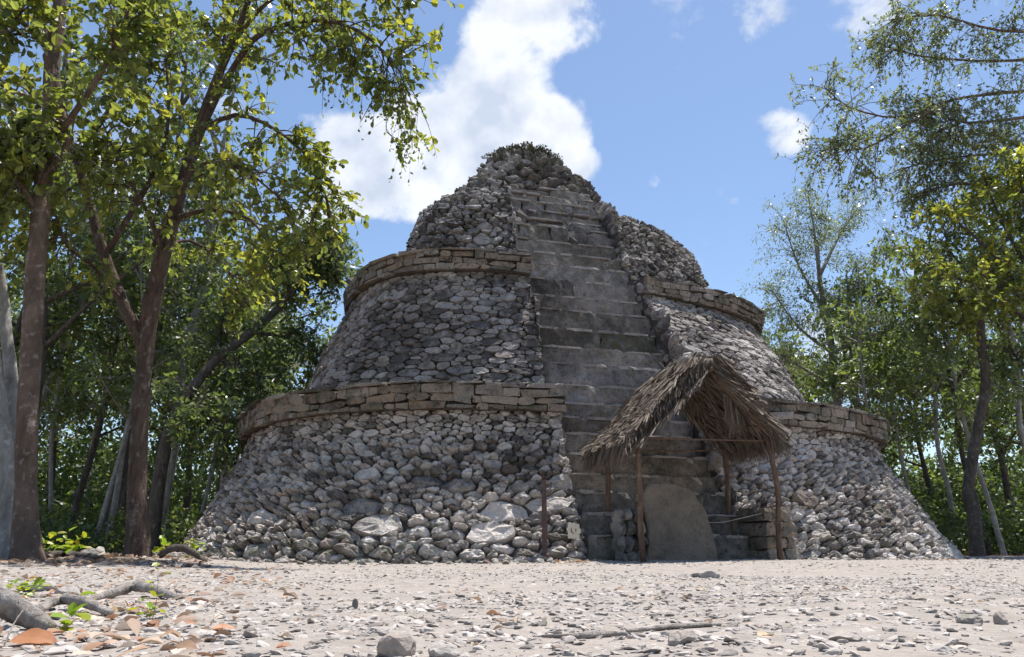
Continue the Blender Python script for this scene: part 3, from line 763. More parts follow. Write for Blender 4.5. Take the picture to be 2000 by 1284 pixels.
for side in (-1, 1):
    L = slope_frame(side)[3]; e = .1
    for _ in range(4200):                                    # broken leaf ends standing out of the upper face
        dn = trng.uniform(-.06, L) ; m_ = trng.uniform(RM0 - .05, RM1 + .05); up = trng.uniform(.10, .20)
        P = on_slope(side, dn, m_, up); d = on_slope(side, dn + e, m_ + trng.normal() * .05, up + trng.normal() * .045 + .01) - P; n = on_slope(side, dn, m_, up + e) - P
        strip(P, d, n + trng.normal(size=3) * .03, trng.uniform(.06, .19), trng.uniform(.006, .014), trng.uniform(.3, 1.), trng.uniform(0, .05))
    for _ in range(1500):                                     # fringe hanging from the eave
        m_ = trng.uniform(RM0 - .08, RM1 + .08); up = trng.uniform(-.03, .16); dn = L + trng.uniform(-.35, .03)
        P = on_slope(side, dn, m_, up); d = on_slope(side, dn + e, m_ + trng.normal() * .03, up) - P + np.array([0, 0, -.10])
        strip(P, d, trng.normal(size=3), trng.uniform(.14, .34), trng.uniform(.004, .009), trng.uniform(.1, .75), .06)
    for _ in range(700):                                     # ragged ends along the two gables
        m_ = (RM0 if trng.random() < .7 else RM1); dn = trng.uniform(0, L); up = trng.uniform(-.03, .18); out = -1 if m_ == RM0 else 1
        P = on_slope(side, dn, m_ - out * .08, up); d = on_slope(side, dn + .09, m_ + out * trng.uniform(.0, .07), up - .02) - P
        strip(P, d, trng.normal(size=3), trng.uniform(.12, .34), trng.uniform(.006, .014), trng.uniform(.15, .8), .08)
for _ in range(260):                                         # shaggy ridge cap
    m_ = trng.uniform(RM0 - .08, RM1 + .08); sd = trng.choice([-1, 1]); P = on_slope(sd, -.05, m_, .14 + trng.uniform(0, .1)); d = on_slope(sd, .1, m_ + trng.normal() * .06, .15) - P
    strip(P, d, trng.normal(size=3), trng.uniform(.15, .4), trng.uniform(.008, .018), trng.uniform(.1, .8), .03)
for _ in range(90):                                          # loose tuft hanging inside
    P = on_slope(1, .75 + trng.normal() * .08, RM0 + .25 + trng.normal() * .05, -.03); strip(P, np.array([.0, 0, -1.]) + trng.normal(size=3) * .12, trng.normal(size=3), trng.uniform(.3, .75), .006, trng.uniform(.3, .9))
so = strand.build('thatch', M['thatch'], shelter); so['kind'] = 'stuff'

# stela and the low masonry below the shelter
def slab(name, outline, O, A, B, N, thick, mat, tint, parent=None, bevel=.03):
    P = np.array(outline, float); c = P.mean(0); inn = c + (P - c) * (1 - bevel / np.linalg.norm(P - c, axis=1, keepdims=True)); n = len(P)
    W = lambda Q, h: O + Q[:, :1] * A + Q[:, 1:] * B + h * N
    V = np.vstack([W(P, 0.), W(P, thick - bevel), W(inn, thick), [O + c[0] * A + c[1] * B + N * thick]]); i = np.arange(n); k = (i + 1) % n
    F4 = np.vstack([np.stack([i + r * n, k + r * n, k + (r + 1) * n, i + (r + 1) * n], -1) for r in (0, 1)]); F3 = np.stack([i + 2 * n, k + 2 * n, np.full(n, 3 * n)], -1)
    return obj(name, V, [F4, F3], M[mat], parent, False, np.broadcast_to(tint, (len(V), 3)))
ang = np.linspace(0, math.pi / 2, 12)
_sr = np.random.default_rng(77)
outl = [(-.05, -.05), (1.27, -.05)] + [(.42 + .85 * math.cos(a) ** .8, .05 + 1.28 * math.sin(a) ** .9) for a in ang[1:]] + [(.22, 1.31), (.10, 1.29), (.02, 1.22), (-.05, 1.05), (-.04, .9), (.03, .5)]
outl = [(a + _sr.normal() * .009, b + _sr.normal() * .009) for a, b in outl]
st = slab('stela', outl, site(.93, -.32, 0), np.append(TS, 0), np.array([TM[0] * .05, TM[1] * .05, 1.]), np.append(-TM, 0), .2, 'slab', (.7, .25, .05))
tag(st, 'smooth worn stela slab with a curved edge leaning under the thatched shelter', 'stela')
def pier(name, label, s0, s1, m0, m1, height, rows, cols, seed, tone):
    r = np.random.default_rng(seed); root = thing(name, label, 'stone wall', site((s0 + s1) / 2, m0, 0)); z = -.04
    for k in range(rows):
        hh = (height + .04) / rows * r.uniform(.85, 1.15); s = s0 + r.uniform(-.03, .03)
        n = cols + (k % 2); ws = r.uniform(.7, 1.3, n); ws = ws / ws.sum() * (s1 - s0)
        for w in ws:
            V, F = rbox(r, (w * .985, (m1 - m0) * r.uniform(.9, 1.05), hh * r.uniform(.9, 1.02)), .09, .06, (3, 4, 3)) if tone else rock(r, (w * 1.5, (m1 - m0) * 1.2, hh * 1.45), 2, .06, 16)
            W = site(V[:, 0] + s + w / 2, V[:, 1] + (m0 + m1) / 2 + r.normal() * .02, V[:, 2] + z + hh / 2)
            obj('stone', W, F, M['cornice' if tone else 'step'], root, False, np.broadcast_to((r.uniform(.3, .9), r.uniform(.1, .8) * tone + .1, r.uniform(0, .4)), (len(W), 3))); s += w
        z += hh * .985
    return root
pier('low_stone_wall', 'low ochre block wall standing behind the shelter\'s right front post', 3.14, 3.74, -.62, .5, .92, 4, 2, 7, 1)
pier('rubble_pier', 'stubby pile of rounded masonry stones against the stela', .40, .92, -.55, -.05, .84, 4, 3, 8, 0)
# old rope
P = smooth_path([site(2.12, -.36, .66), site(2.4, -.4, .66), site(2.7, -.45, .72), site(3.16, -.5, .82)], 4)
V, F = tube(P, .008, 5); tag(obj('rope', V, F, M['rope']), 'thin slack rope strung from the stela to the low wall', 'rope')

# iron post and little sign at the stair foot
pb = site(-.78, -.12, 0); pb[2] = gz(pb[0], pb[1]); post = thing('iron_post', 'dark rusty iron post upright before the rubble wall', 'post', pb)
V, F = rbox(np.random.default_rng(1), (.085, .085, 1.38), .06, .01); obj('shaft', V + pb + (0, 0, .67), F, M['rust'], post, False)
V, F = rbox(np.random.default_rng(2), (.17, .17, .2), .3, .03); obj('footing', V + pb + (0, 0, .04), F, M['rust'], post, False)
V, F = rbox(np.random.default_rng(3), (.10, .10, .03), .1, .01); obj('cap', V + pb + (0, 0, 1.37), F, M['rust'], post, False)
sb = site(-.30, -.22, .50); sgn = thing('notice_board', 'small cream notice with a dark curled emblem among the stones', 'sign', (sb[0], sb[1], .2))
A3, N3 = np.append(TS, 0), np.append(-TM, 0)
def sgn_pt(a, b, h): return sb + a * A3 + np.array([0, 0, b]) + h * N3
def flat(name, pts, h0, h1, mat, parent):
    P = np.array(pts, float); n = len(P); V = np.array([sgn_pt(a, b, h0) for a, b in P] + [sgn_pt(a, b, h1) for a, b in P]); i = np.arange(n); k = (i + 1) % n
    me = bpy.data.meshes.new(name); c = V.mean(0); me.from_pydata((V - c).tolist(), [], [list(range(n, 2 * n)), list(range(n - 1, -1, -1))] + np.stack([i, k, k + n, i + n], -1).tolist())
    me.materials.append(M[mat]); return put(bpy.data.objects.new(name, me), c, parent)
flat('board', [(-.105, -.12), (.095, -.125), (.10, -.04), (.125, -.03), (.125, .03), (.105, .04), (.10, .115), (.03, .12), (.02, .135), (-.03, .12), (-.10, .12), (-.105, .06), (-.125, .055), (-.125, .01), (-.105, .0)], 0, .012, 'sign', sgn)
def arc(r0, r1, a0, a1, cx=0, cy=0, n=10):
    t = np.radians(np.linspace(a0, a1, n)); f = np.sin(np.linspace(0, math.pi, n))
    return [(cx + r1 * math.cos(x), cy + r1 * math.sin(x)) for x in t] + [(cx + (r1 - (r1 - r0) * (.15 + .85 * f[n - 1 - i])) * math.cos(x), cy + (r1 - (r1 - r0) * (.15 + .85 * f[n - 1 - i])) * math.sin(x)) for i, x in enumerate(t[::-1])]
flat('emblem', arc(.030, .055, 120, 290, -.005, .01), .0135, .016, 'sign_ink', sgn)
flat('emblem', arc(.012, .034, -70, 80, .012, .012), .0135, .016, 'sign_ink', sgn)
V, F = tube(np.array([sgn_pt(0, -.32, -.02), sgn_pt(0, .1, -.015)]), .014, 6); obj('stake', V, F, M['stake'], sgn)

# ------------------------------------------------------------------ trees
def leaf_geo(P, D, N, L, W, six=True):
    """leaves as folded blades; P base, D direction, N face normal (n,3); L, W (n,)"""
    D = D / (np.linalg.norm(D, axis=1)[:, None] + 1e-9); Y = np.cross(N, D); Y /= np.linalg.norm(Y, axis=1)[:, None] + 1e-9; Z = np.cross(D, Y)
    L, W = L[:, None], W[:, None]; n = len(P)
    if six:
        V = np.stack([P, P + D * L * .35 + Y * W * .5 + Z * W * .14, P + D * L * .78 + Y * W * .42 + Z * W * .10, P + D * L - Z * L * .06,
                      P + D * L * .78 - Y * W * .42 + Z * W * .10, P + D * L * .35 - Y * W * .5 + Z * W * .14], 1).reshape(-1, 3)
        b = np.arange(n)[:, None] * 6; F = np.concatenate([b + [0, 1, 2, 3], b + [0, 3, 4, 5]])
        return V, F, 6
    V = np.stack([P, P + D * L * .5 + Y * W * .5, P + D * L, P + D * L * .5 - Y * W * .5], 1).reshape(-1, 3)
    return V, np.arange(n)[:, None] * 4 + [0, 1, 2, 3], 4
def unit(rng, n=1):
    v = rng.normal(size=(n, 3)); return v / np.linalg.norm(v, axis=1)[:, None]
class Tree:
    def __init__(s, seed): s.r = np.random.default_rng(seed); s.wood, s.limbs = MB(), MB(); s.P, s.D, s.S, s.Y = [], [], [], []
    def trunk(s, path, rad, sides=12, flare=0., k=4):
        path = np.asarray(path, float); P = smooth_path(path, k); R = np.interp(np.linspace(0, len(path) - 1, len(P)), np.arange(len(path)), rad)
        if flare: R = R * (1 + flare * np.exp(-(P[:, 2] - P[0, 2]) / .22))
        V, F = tube(P, R, sides, True, .07, s.r); s.wood.add(V, F); return P, R
    def limb(s, path, rad, sides=7, k=3):
        path = np.asarray(path, float); P = smooth_path(path, k); R = np.interp(np.linspace(0, len(path) - 1, len(P)), np.arange(len(path)), rad)
        V, F = tube(P, R, sides, True, .06, s.r); s.limbs.add(V, F); return P
    def sprout(s, P, n, length, spread=1., up=.3, droop=.12, ntw=5, tw=.45, nl=8, leaf=.13, t0=.15, yellow=.12, thick=.014, jitter=.0):
        """branches along limb P, twigs on them, leaves on the twigs"""
        r = s.r; T = np.gradient(P, axis=0); T /= np.linalg.norm(T, axis=1)[:, None] + 1e-9
        for _ in range(n):
            t = t0 + (1 - t0) * r.random() ** .8; f = t * (len(P) - 1); i = min(int(f), len(P) - 2); p = P[i] + (P[i + 1] - P[i]) * (f - i)
            d = T[i] * .5 + unit(r)[0] * spread + np.array([0, 0, up]); d /= np.linalg.norm(d); L = length * r.uniform(.5, 1.2); q = np.linspace(0, 1, 6)[:, None]
            B = p + d * L * q + np.array([0, 0, -droop * L]) * q * q + np.sin(q * 5 + r.random() * 6) * unit(r)[0] * L * .04 * q
            V, F = tube(B, np.linspace(thick, thick * .35, 6), 5, False); s.limbs.add(V, F)
            for _k in range(ntw):
                u = .25 + .75 * r.random(); g = u * 5; j = min(int(g), 4); a = B[j] + (B[j + 1] - B[j]) * (g - j)
                e = d * .5 + unit(r)[0] * .9 + np.array([0, 0, -droop * .6]); e /= np.linalg.norm(e); l2 = tw * r.uniform(.5, 1.2); w = np.linspace(0, 1, 4)[:, None]
                Q = a + e * l2 * w + np.array([0, 0, -droop * l2 * 1.2]) * w * w
                V, F = tube(Q, np.linspace(thick * .4, thick * .18, 4), 3, False); s.limbs.add(V, F)
                m = max(2, int(nl * r.uniform(.6, 1.4))); x = r.random(m) ** .7 * 3; jx = np.minimum(x.astype(int), 2)
                s.P.append(Q[jx] + (Q[jx + 1] - Q[jx]) * (x - jx)[:, None] + r.normal(size=(m, 3)) * jitter)
                s.D.append(e * .45 + unit(r, m) * .8 + np.array([0, 0, -.35])); s.S.append(leaf * r.uniform(.4, 1.3, m))
                s.Y.append(np.full(m, max(0, r.normal(yellow * .6, yellow))))
        return s
    def finish(s, root, bark, leafmat, wid=.62, six=True, base=None):
        off = np.array(root_loc(root)); 
        if s.wood.V: s.wood.build('trunk', M[bark], root, True)
        if s.limbs.V: s.limbs.build('limbs', M[bark], root, True)
        P, D, S, Yl = map(np.concatenate, (s.P, s.D, s.S, s.Y)); n = len(P)
        N = unit(s.r, n) * .8 + np.array([0, 0, 1.]); V, F, k = leaf_geo(P, D, N, S, S * wid * s.r.uniform(.65, 1.2, n), six)
        light = np.clip(s.r.normal(.45, .28, n), 0, 1); yl = np.clip(Yl + s.r.normal(0, .08, n), 0, 1)
        tint = np.repeat(np.column_stack([light, yl, np.zeros(n)]), k, 0)
        obj('crown', V, F, M[leafmat], root, False, tint); s.n = n
def root_loc(o): return WLOC[o.name]
def px_path(pts): return [pix(x, y, Y) for x, y, Y in pts]
def wpx(w, Y): return w * Y / 1560 / 2                       # photo pixels of trunk width to a radius

# the forked reddish tree
b0 = gp(266, 1101); YB = b0[1]
treeB = thing('forked_tree', 'red-brown barked tree forking low, with broad yellow-green leaves', 'tree', b0)
t = Tree(1)
t.trunk([b0 - (0, 0, .1)] + px_path([(268, 1040, YB), (268, 940, YB), (273, 830, YB), (279, 740, YB), (288, 650, YB), (296, 590, YB - .1), (318, 500, YB - .2), (345, 400, YB - .3), (385, 260, YB - .5), (425, 150, YB - .7), (465, 60, YB - .9), (505, -60, YB - 1.1)]),
        [wpx(w, YB) for w in (44, 42, 36, 32, 32, 34, 36, 33, 28, 22, 18, 14, 8)], 14, .45)
t.trunk(px_path([(284, 720, YB), (268, 650, YB), (240, 590, YB), (205, 500, YB), (175, 400, YB - .1), (150, 310, YB - .2), (122, 240, YB - .3), (100, 140, YB - .5), (80, 20, YB - .7), (60, -80, YB - .8)]), [wpx(w, YB) for w in (18, 25, 24, 22, 20, 18, 16, 14, 11, 7)], 10)
L1 = t.limb(px_path([(345, 400, YB - .3), (400, 240, YB - .6), (470, 110, YB - 1), (520, 62, YB - 1.3), (610, 40, YB - 1.6), (700, 60, YB - 1.9), (775, 130, YB - 2.1)]), [.06, .06, .05, .045, .035, .022, .01])
L2 = t.limb(px_path([(385, 260, YB - .5), (460, 225, YB - .8), (540, 255, YB - 1.0), (615, 325, YB - 1.2), (640, 400, YB - 1.3)]), [.05, .04, .03, .02, .01])
L3 = t.limb(px_path([(335, 430, YB - .3), (410, 410, YB - .6), (490, 430, YB - .9), (535, 500, YB - 1.)]), [.045, .035, .025, .01])
L4 = t.limb(px_path([(205, 500, YB), (250, 425, YB - .2), (305, 330, YB - .4), (330, 220, YB - .5), (318, 60, YB - .6)]), [.05, .045, .035, .028, .012])
L5 = t.limb(px_path([(150, 310, YB - .2), (210, 220, YB - .6), (260, 110, YB - .9), (280, -40, YB - 1.2)]), [.045, .04, .03, .012])
L6 = t.limb(px_path([(425, 150, YB - .7), (440, 60, YB - .6), (430, -60, YB - .5)]), [.04, .03, .015])
L7 = t.limb(px_path([(318, 500, YB - .2), (290, 420, YB - .9), (240, 330, YB - 1.4), (200, 240, YB - 1.8)]), [.04, .03, .022, .01])
L8 = t.limb(px_path([(300, 480, YB - .2), (380, 330, YB - 1.2), (470, 330, YB - 1.8), (560, 400, YB - 2.2)]), [.04, .03, .022, .01])
L9 = t.limb(px_path([(240, 590, YB), (180, 520, YB - .8), (130, 480, YB - 1.3), (110, 420, YB - 1.6)]), [.035, .03, .02, .01])
L10 = t.limb(px_path([(320, 490, YB - .2), (370, 470, YB + .5), (440, 520, YB + 1.0), (480, 600, YB + 1.2)]), [.035, .03, .02, .01])
L11 = t.limb(px_path([(450, 90, YB - .8), (540, -10, YB - 1.2), (660, -40, YB - 1.6), (770, 0, YB - 1.9)]), [.035, .03, .02, .01])
for L_, n_, ln in ((L1, 34, .85), (L2, 22, .7), (L3, 15, .6), (L4, 23, .95), (L5, 21, .95), (L6, 19, .9), (L7, 21, .9), (L8, 19, .75), (L9, 14, .7), (L10, 15, .7), (L11, 24, .8)):
    t.sprout(L_, n_, ln, .9, .15, .35, 6, .42, 7, .125, .2, .16)
t.sprout(L1[len(L1) // 2:], 12, .8, .5, -.5, .5, 6, .5, 8, .12, .2, .12)
t.sprout(L2[len(L2) // 2:], 7, .5, .6, -.4, .5, 5, .4, 7, .14, .2, .16)
t.sprout(L1[-8:], 14, 1.0, .45, -.8, .5, 6, .5, 10, .055, .1, .05, .006)            # fine drooping sprays at the tip
t.finish(treeB, 'bark_red', 'leaf_big', .68)

# spotted trunk at the picture edge
a0 = gp(52, 1107); YA = a0[1]
treeA = thing('tall_tree', 'tall brown-grey tree with white-flecked bark and a knobbly crook high up', 'tree', a0)
t = Tree(2)
t.trunk([a0 - (0, 0, .1)] + px_path([(50, 1040, YA), (50, 950, YA), (54, 800, YA), (60, 680, YA), (66, 580, YA), (78, 430, YA), (90, 310, YA), (99, 210, YA), (103, 110, YA), (116, 20, YA), (130, -120, YA)]), [wpx(w, YA) for w in (54, 46, 41, 39, 39, 39, 38, 36, 34, 35, 30, 25)], 14, .5)
t.trunk(px_path([(70, 390, YA), (100, 330, YA - .1), (130, 285, YA - .15), (118, 200, YA - .2), (95, 110, YA - .15)]), [wpx(w, YA) for w in (20, 18, 17, 18, 28)], 9)
LA = [t.limb(px_path([(95, 290, YA), (160, 200, YA - .5), (225, 90, YA - .8), (270, -50, YA - 1)]), [.05, .04, .03, .012]), t.limb(px_path([(105, 110, YA), (40, 40, YA - .4), (-50, -20, YA - .7)]), [.05, .035, .012]),
      t.limb(px_path([(78, 420, YA), (20, 330, YA - .3), (-60, 260, YA - .5)]), [.045, .03, .012]), t.limb(px_path([(110, 60, YA), (60, -60, YA + .4), (20, -160, YA + .8)]), [.05, .04, .015]), t.limb(px_path([(100, 200, YA), (30, 180, YA + .6), (-60, 130, YA + 1.2)]), [.04, .03, .015])]
for L_ in LA: t.sprout(L_, 22, .9, .9, .1, .3, 6, .4, 7, .14, .2, .1)
t.finish(treeA, 'bark_spot', 'leaf_big', .68)

c0 = gp(8, 1105); YC = c0[1]
treeC = thing('pale_tree', 'pale blotchy tree leaning out past the tall brown-grey trunk', 'tree', c0)
t = Tree(3)
t.trunk([c0 - (0, 0, .1)] + px_path([(20, 1050, YC), (16, 950, YC), (6, 850, YC), (-4, 780, YC), (-20, 640, YC), (-50, 400, YC), (-80, 100, YC)]), [wpx(w, YC) for w in (46, 38, 34, 32, 30, 27, 22, 14)], 12, .4)
t.trunk(px_path([(36, 1000, YC + .3), (30, 850, YC + .3), (26, 770, YC + .3), (12, 640, YC + .4), (5, 560, YC + .4), (-25, 400, YC + .4)]), [wpx(w, YC) for w in (30, 28, 27, 22, 19, 14)], 10)
LC = t.limb(px_path([(-50, 400, YC), (0, 330, YC - .5), (60, 250, YC - .9)]), [.045, .03, .012])
t.sprout(LC, 40, .9, .9, .1, .3, 5, .4, 7, .13)
t.finish(treeC, 'bark_pale', 'leaf_big', .68)

# forest trees: a few kinds, each copied
def forest_tree(seed, H, lean, bark, leafmat, leaf, spread, crown0=.4, nlimb=9, nb=7, r0=.12, name='forest_tree', wid=.55, dens=1., droop=.2, root=None, path=None):
    t = Tree(seed); r = t.r
    if path is None:
        z = np.linspace(0, 1, 7); sw = np.cumsum(r.normal(size=(7, 2)) * .012 * H, 0); sw -= sw[0]
        path = np.column_stack([sw[:, 0] + lean[0] * z, sw[:, 1] + lean[1] * z, z * H]); path[0, 2] = -.2
    P, R = t.trunk(path, np.linspace(r0, r0 * .22, len(path)), 9, .3)
    for k in range(nlimb):
        f = crown0 + (1 - crown0) * (k + r.random()) / nlimb; p = P[min(int(f * (len(P) - 1)), len(P) - 2)]; a = r.random() * 6.28 + k * 2.4
        L = spread * r.uniform(.55, 1.1) * (1.15 - .6 * abs(f - .62)); d = np.array([math.cos(a), math.sin(a), r.uniform(.25, .9)]); d /= np.linalg.norm(d); q = np.linspace(0, 1, 5)[:, None]
        path2 = p + d * L * q + np.array([0, 0, .12 * L]) * q * q + np.cumsum(r.normal(size=(5, 3)) * .05 * L, 0) * q
        B = t.limb(path2, np.linspace(r0 * .42, r0 * .1, 5), 5, 2)
        t.sprout(B, max(2, int(nb * dens)), L * .42, 1., .2, droop, 5, .5, 8, leaf, .25, .1, .016, .06)
    root = root or thing(name, None, 'tree', (0, 0, 0))
    t.finish(root, bark, leafmat, wid, False)
    return root, t.n
PROTO = []
for k, (H, lean, bark, lm, lf, sp, c0_, nl_, nb_, r0, wid, droop) in enumerate([
        (11.5, (.2, 0), 'bark_dark', 'leaf_wood', .20, 2.5, .34, 11, 7, .13, .55, .25), (12.5, (-.2, .1), 'bark_pale', 'leaf_wood', .18, 2.2, .38, 11, 7, .11, .5, .2),
        (10.0, (.2, .2), 'bark_pale', 'leaf_pale', .17, 2.0, .42, 10, 6, .09, .34, .35), (13.0, (.3, 0), 'bark_dark', 'leaf_wood', .22, 2.9, .30, 12, 7, .16, .6, .22), (8.0, (-.3, .2), 'bark_pale', 'leaf_wood', .17, 1.6, .28, 10, 6, .06, .5, .3)]):
    root, n_ = forest_tree(50 + k, H, lean, bark, lm, lf, sp, c0_, nl_, nb_, r0, wid=wid, droop=droop); PROTO.append([root, False])
def plant_tree(kind, px, Y, scale, rot, label, group):
    root, used = PROTO[kind]
    if not used: o = root; PROTO[kind][1] = True
    else:
        o = root.copy(); COL.objects.link(o)
        for ch in root.children:
            c = ch.copy(); COL.objects.link(c); c.parent = o
    x = (px - 1000) / 1561 * Y
    o.location = (x, Y, float(gz(x, Y)) - .05); o.scale = (scale, scale, scale); o.rotation_euler = (0, 0, rot); tag(o, label, 'tree', group); return o
frng = random.Random(4)
ORD = 'first second third fourth fifth sixth seventh eighth ninth tenth eleventh twelfth thirteenth fourteenth fifteenth sixteenth seventeenth eighteenth nineteenth twentieth'.split()
KIND = ['dark-trunked leafy forest tree', 'slim pale-trunked forest tree', 'feathery pale-leaved forest tree', 'stout dark-trunked forest tree', 'thin young forest sapling']
left_row = [(-70, 21, 3, 1.), (-25, 27, 0, 1.), (22, 23, 1, .95), (62, 31, 3, 1.05), (98, 22, 4, 1.1), (128, 25, 0, 1.), (150, 33, 1, 1.1), (178, 21, 4, 1.15), (207, 23, 1, .9), (238, 29, 3, .95), (262, 36, 0, 1.1), (318, 27, 1, 1.), (345, 33, 3, 1.), (372, 23, 4, 1.1), (405, 29, 0, .95), (445, 34, 1, 1.), (492, 38, 3, 1.05), (560, 40, 0, 1.1), (8, 20, 3, 1.3), (196, 25, 0, 1.55), (300, 23, 1, 1.4), (425, 26, 2, 1.3)]
right_row = [(1432, 36, 2, 1.12), (1520, 40, 1, 1.05), (1580, 37, 0, .9), (1690, 31, 1, .95), (1725, 37, 3, 1.), (1762, 27, 4, 1.25), (1795, 32, 2, 1.1), (1832, 37, 0, 1.05), (1862, 28, 1, .95), (1935, 29, 0, 1.), (1962, 24, 4, 1.3), (1985, 33, 3, 1.), (2030, 26, 1, 1.), (2075, 30, 0, 1.1)]
for row, where, grp in ((left_row, 'in the wood on the shaded side of the pyramid, counted from the left edge', 'forest trees on the left'), (right_row, 'in the wood beyond the sunlit flank, counted from the pyramid outwards', 'forest trees on the right')):
    cnt = {}
    for px, Y, kd, sc in sorted(row):
        cnt[kd] = cnt.get(kd, 0) + 1
        plant_tree(kd, px, Y, sc * frng.uniform(.94, 1.06), frng.uniform(0, 6.28), '%s %s %s' % (ORD[cnt[kd] - 1], KIND[kd], 'from the left edge, in the shaded wood' if grp.endswith('left') else 'from the pyramid, in the wood on the right'), grp)
# the leaning tree beside the pyramid, with its heavy rounded head
lb = np.array([(297 - 1000) / 1561 * 19, 19, 0.]); lean_tree = thing('leaning_tree', 'dark tree leaning towards the pyramid under a heavy rounded crown', 'tree', lb)
pth = [lb - (0, 0, .2)] + px_path([(312, 930, 19), (337, 826, 19.2), (372, 765, 19.4), (425, 700, 19.8), (490, 650, 20.2), (545, 600, 20.6), (585, 540, 21), (620, 490, 21.2)])
t = Tree(71); P_, R_ = t.trunk(pth, [.17, .16, .15, .14, .13, .12, .1, .08, .05], 10, .3)
for a_, b_, c_ in (((425, 700, 19.8), (470, 720, 20), (520, 740, 20.2)), ((490, 650, 20.2), (560, 660, 20.8), (620, 690, 21.2)), ((545, 600, 20.6), (530, 530, 21), (520, 480, 21.3)), ((585, 540, 21), (630, 520, 21.4), (660, 540, 21.8)), ((600, 520, 21), (610, 480, 20.6), (640, 470, 20.4)), ((372, 765, 19.4), (400, 800, 19), (440, 850, 18.8)), ((425, 700, 19.8), (430, 640, 20.4), (450, 590, 20.8))):
    B = t.limb(px_path([a_, b_, c_]), [.06, .04, .02], 6); t.sprout(B, 24, 1.0, 1., .2, .3, 7, .5, 10, .17, .1, .04, .016, .06)
t.sprout(P_[len(P_) * 2 // 3:], 44, 1.1, 1., .3, .3, 7, .5, 10, .17, .1, .05, .016, .06)
t.finish(lean_tree, 'bark_dark', 'leaf_wood', .55, False)
# trees on the sunny side
rb = np.array([(1640 - 1000) / 1561 * 31, 31, 0.]); airy = thing('airy_tree', 'tall airy tree with thin bluish foliage rising behind the right flank', 'tree', rb)
t = Tree(72); P_, R_ = t.trunk([rb - (0, 0, .2)] + px_path([(1640, 900, 31), (1634, 780, 31), (1625, 690, 31), (1612, 610, 31), (1600, 540, 31), (1598, 470, 31)]), [.2, .19, .17, .15, .12, .09, .04], 10, .2)
for a_, b_, c_ in (((1625, 690, 31), (1560, 640, 30), (1510, 570, 29.5)), ((1612, 610, 31), (1560, 520, 31), (1530, 430, 31)), ((1612, 610, 31), (1680, 560, 32), (1720, 500, 32)), ((1600, 540, 31), (1590, 450, 30), (1580, 390, 30)), ((1600, 540, 31), (1640, 460, 32), (1680, 400, 32)), ((1625, 690, 31), (1690, 660, 30), (1740, 640, 30)), ((1634, 760, 31), (1570, 720, 31), (1530, 700, 31)), ((1634, 780, 31), (1700, 740, 31), (1740, 740, 31))):
    B = t.limb(px_path([a_, b_, c_]), [.09, .05, .02], 6); t.sprout(B, 30, 1.5, .95, .3, .25, 7, .6, 12, .16, .1, .05, .012, .12)
t.finish(airy, 'bark_pale', 'leaf_pale', .3, False)
kb = np.array([(1905 - 1000) / 1561 * 22, 22, 0.]); crook = thing('crooked_tree', 'dark crooked trunk with drooping side branches at the sunny forest edge', 'tree', kb)
t = Tree(73); P_, R_ = t.trunk([kb - (0, 0, .2)] + px_path([(1900, 1000, 22), (1890, 960, 22), (1905, 860, 22), (1925, 750, 22), (1915, 660, 22), (1920, 580, 22), (1935, 500, 22)]), [.2, .17, .15, .14, .13, .12, .1, .05], 10, .3)
for a_, b_, c_ in (((1918, 640, 22), (1850, 640, 21.5), (1780, 630, 21.3)), ((1915, 680, 22), (1960, 680, 22), (2010, 720, 22)), ((1920, 590, 22), (1880, 520, 22.5), (1830, 470, 23)), ((1930, 520, 22), (1980, 450, 22), (2020, 400, 22)), ((1925, 560, 22), (1960, 540, 22), (2020, 560, 22))):
    B = t.limb(px_path([a_, b_, c_]), [.06, .04, .015], 6); t.sprout(B, 20, 1.1, .95, .1, .4, 6, .5, 9, .17, .2, .08)
t.finish(crook, 'bark_dark', 'leaf_wood', .55, False)
ob = np.array([17.5, 22.0, 0.]); over = thing('spreading_tree', 'tall tree reaching in from the right edge, sparse grey-green leaves overhead', 'tree', ob)
t = Tree(74); t.trunk([ob - (0, 0, .2), ob + (0, 0, 4), ob + (-.3, .2, 8), ob + (-.2, .2, 12), ob + (.3, 0, 16)], [.32, .28, .24, .2, .08], 10, .3)
for pts in (((2080, 170, 22), (1980, 180, 22), (1860, 195, 22), (1760, 230, 21.6), (1660, 210, 21.2), (1610, 170, 21)), ((1860, 195, 22), (1770, 245, 21.5), (1690, 290, 21), (1620, 290, 21)), ((2080, 60, 22), (1950, 60, 22), (1830, 30, 22.2), (1740, 40, 22.4)), ((2080, 20, 22), (1980, -40, 22.5), (1850, -90, 23)), ((2000, 230, 22), (1890, 240, 22), (1820, 220, 22.4)), ((2080, 300, 22), (1960, 300, 22.5), (1850, 310, 23), (1760, 330, 23.4)), ((2080, 110, 22), (1940, 120, 22.6), (1800, 110, 23), (1730, 90, 23.2)), ((2080, 400, 22), (1970, 370, 22.4), (1870, 360, 22.8), (1790, 380, 23)), ((2060, 330, 22), (1930, 260, 23), (1800, 290, 23.5))):
    B = t.limb(px_path(pts), np.linspace(.06, .015, len(pts)), 7); t.sprout(B, 50, 1.4, .95, .1, .3, 7, .6, 10, .13, .1, .08)
t.finish(over, 'bark_spot', 'leaf_pale', .5, False)
yb = np.array([14.8, 20.0, 0.]); yel = thing('yellowing_tree', 'leafy tree with yellowing sunlit leaves at the right edge', 'tree', yb)
t = Tree(75); t.trunk([yb - (0, 0, .2), yb + (-.1, 0, 3), yb + (.1, .1, 6), yb + (-.1, .1, 9.5)], [.22, .19, .15, .06], 10, .3)
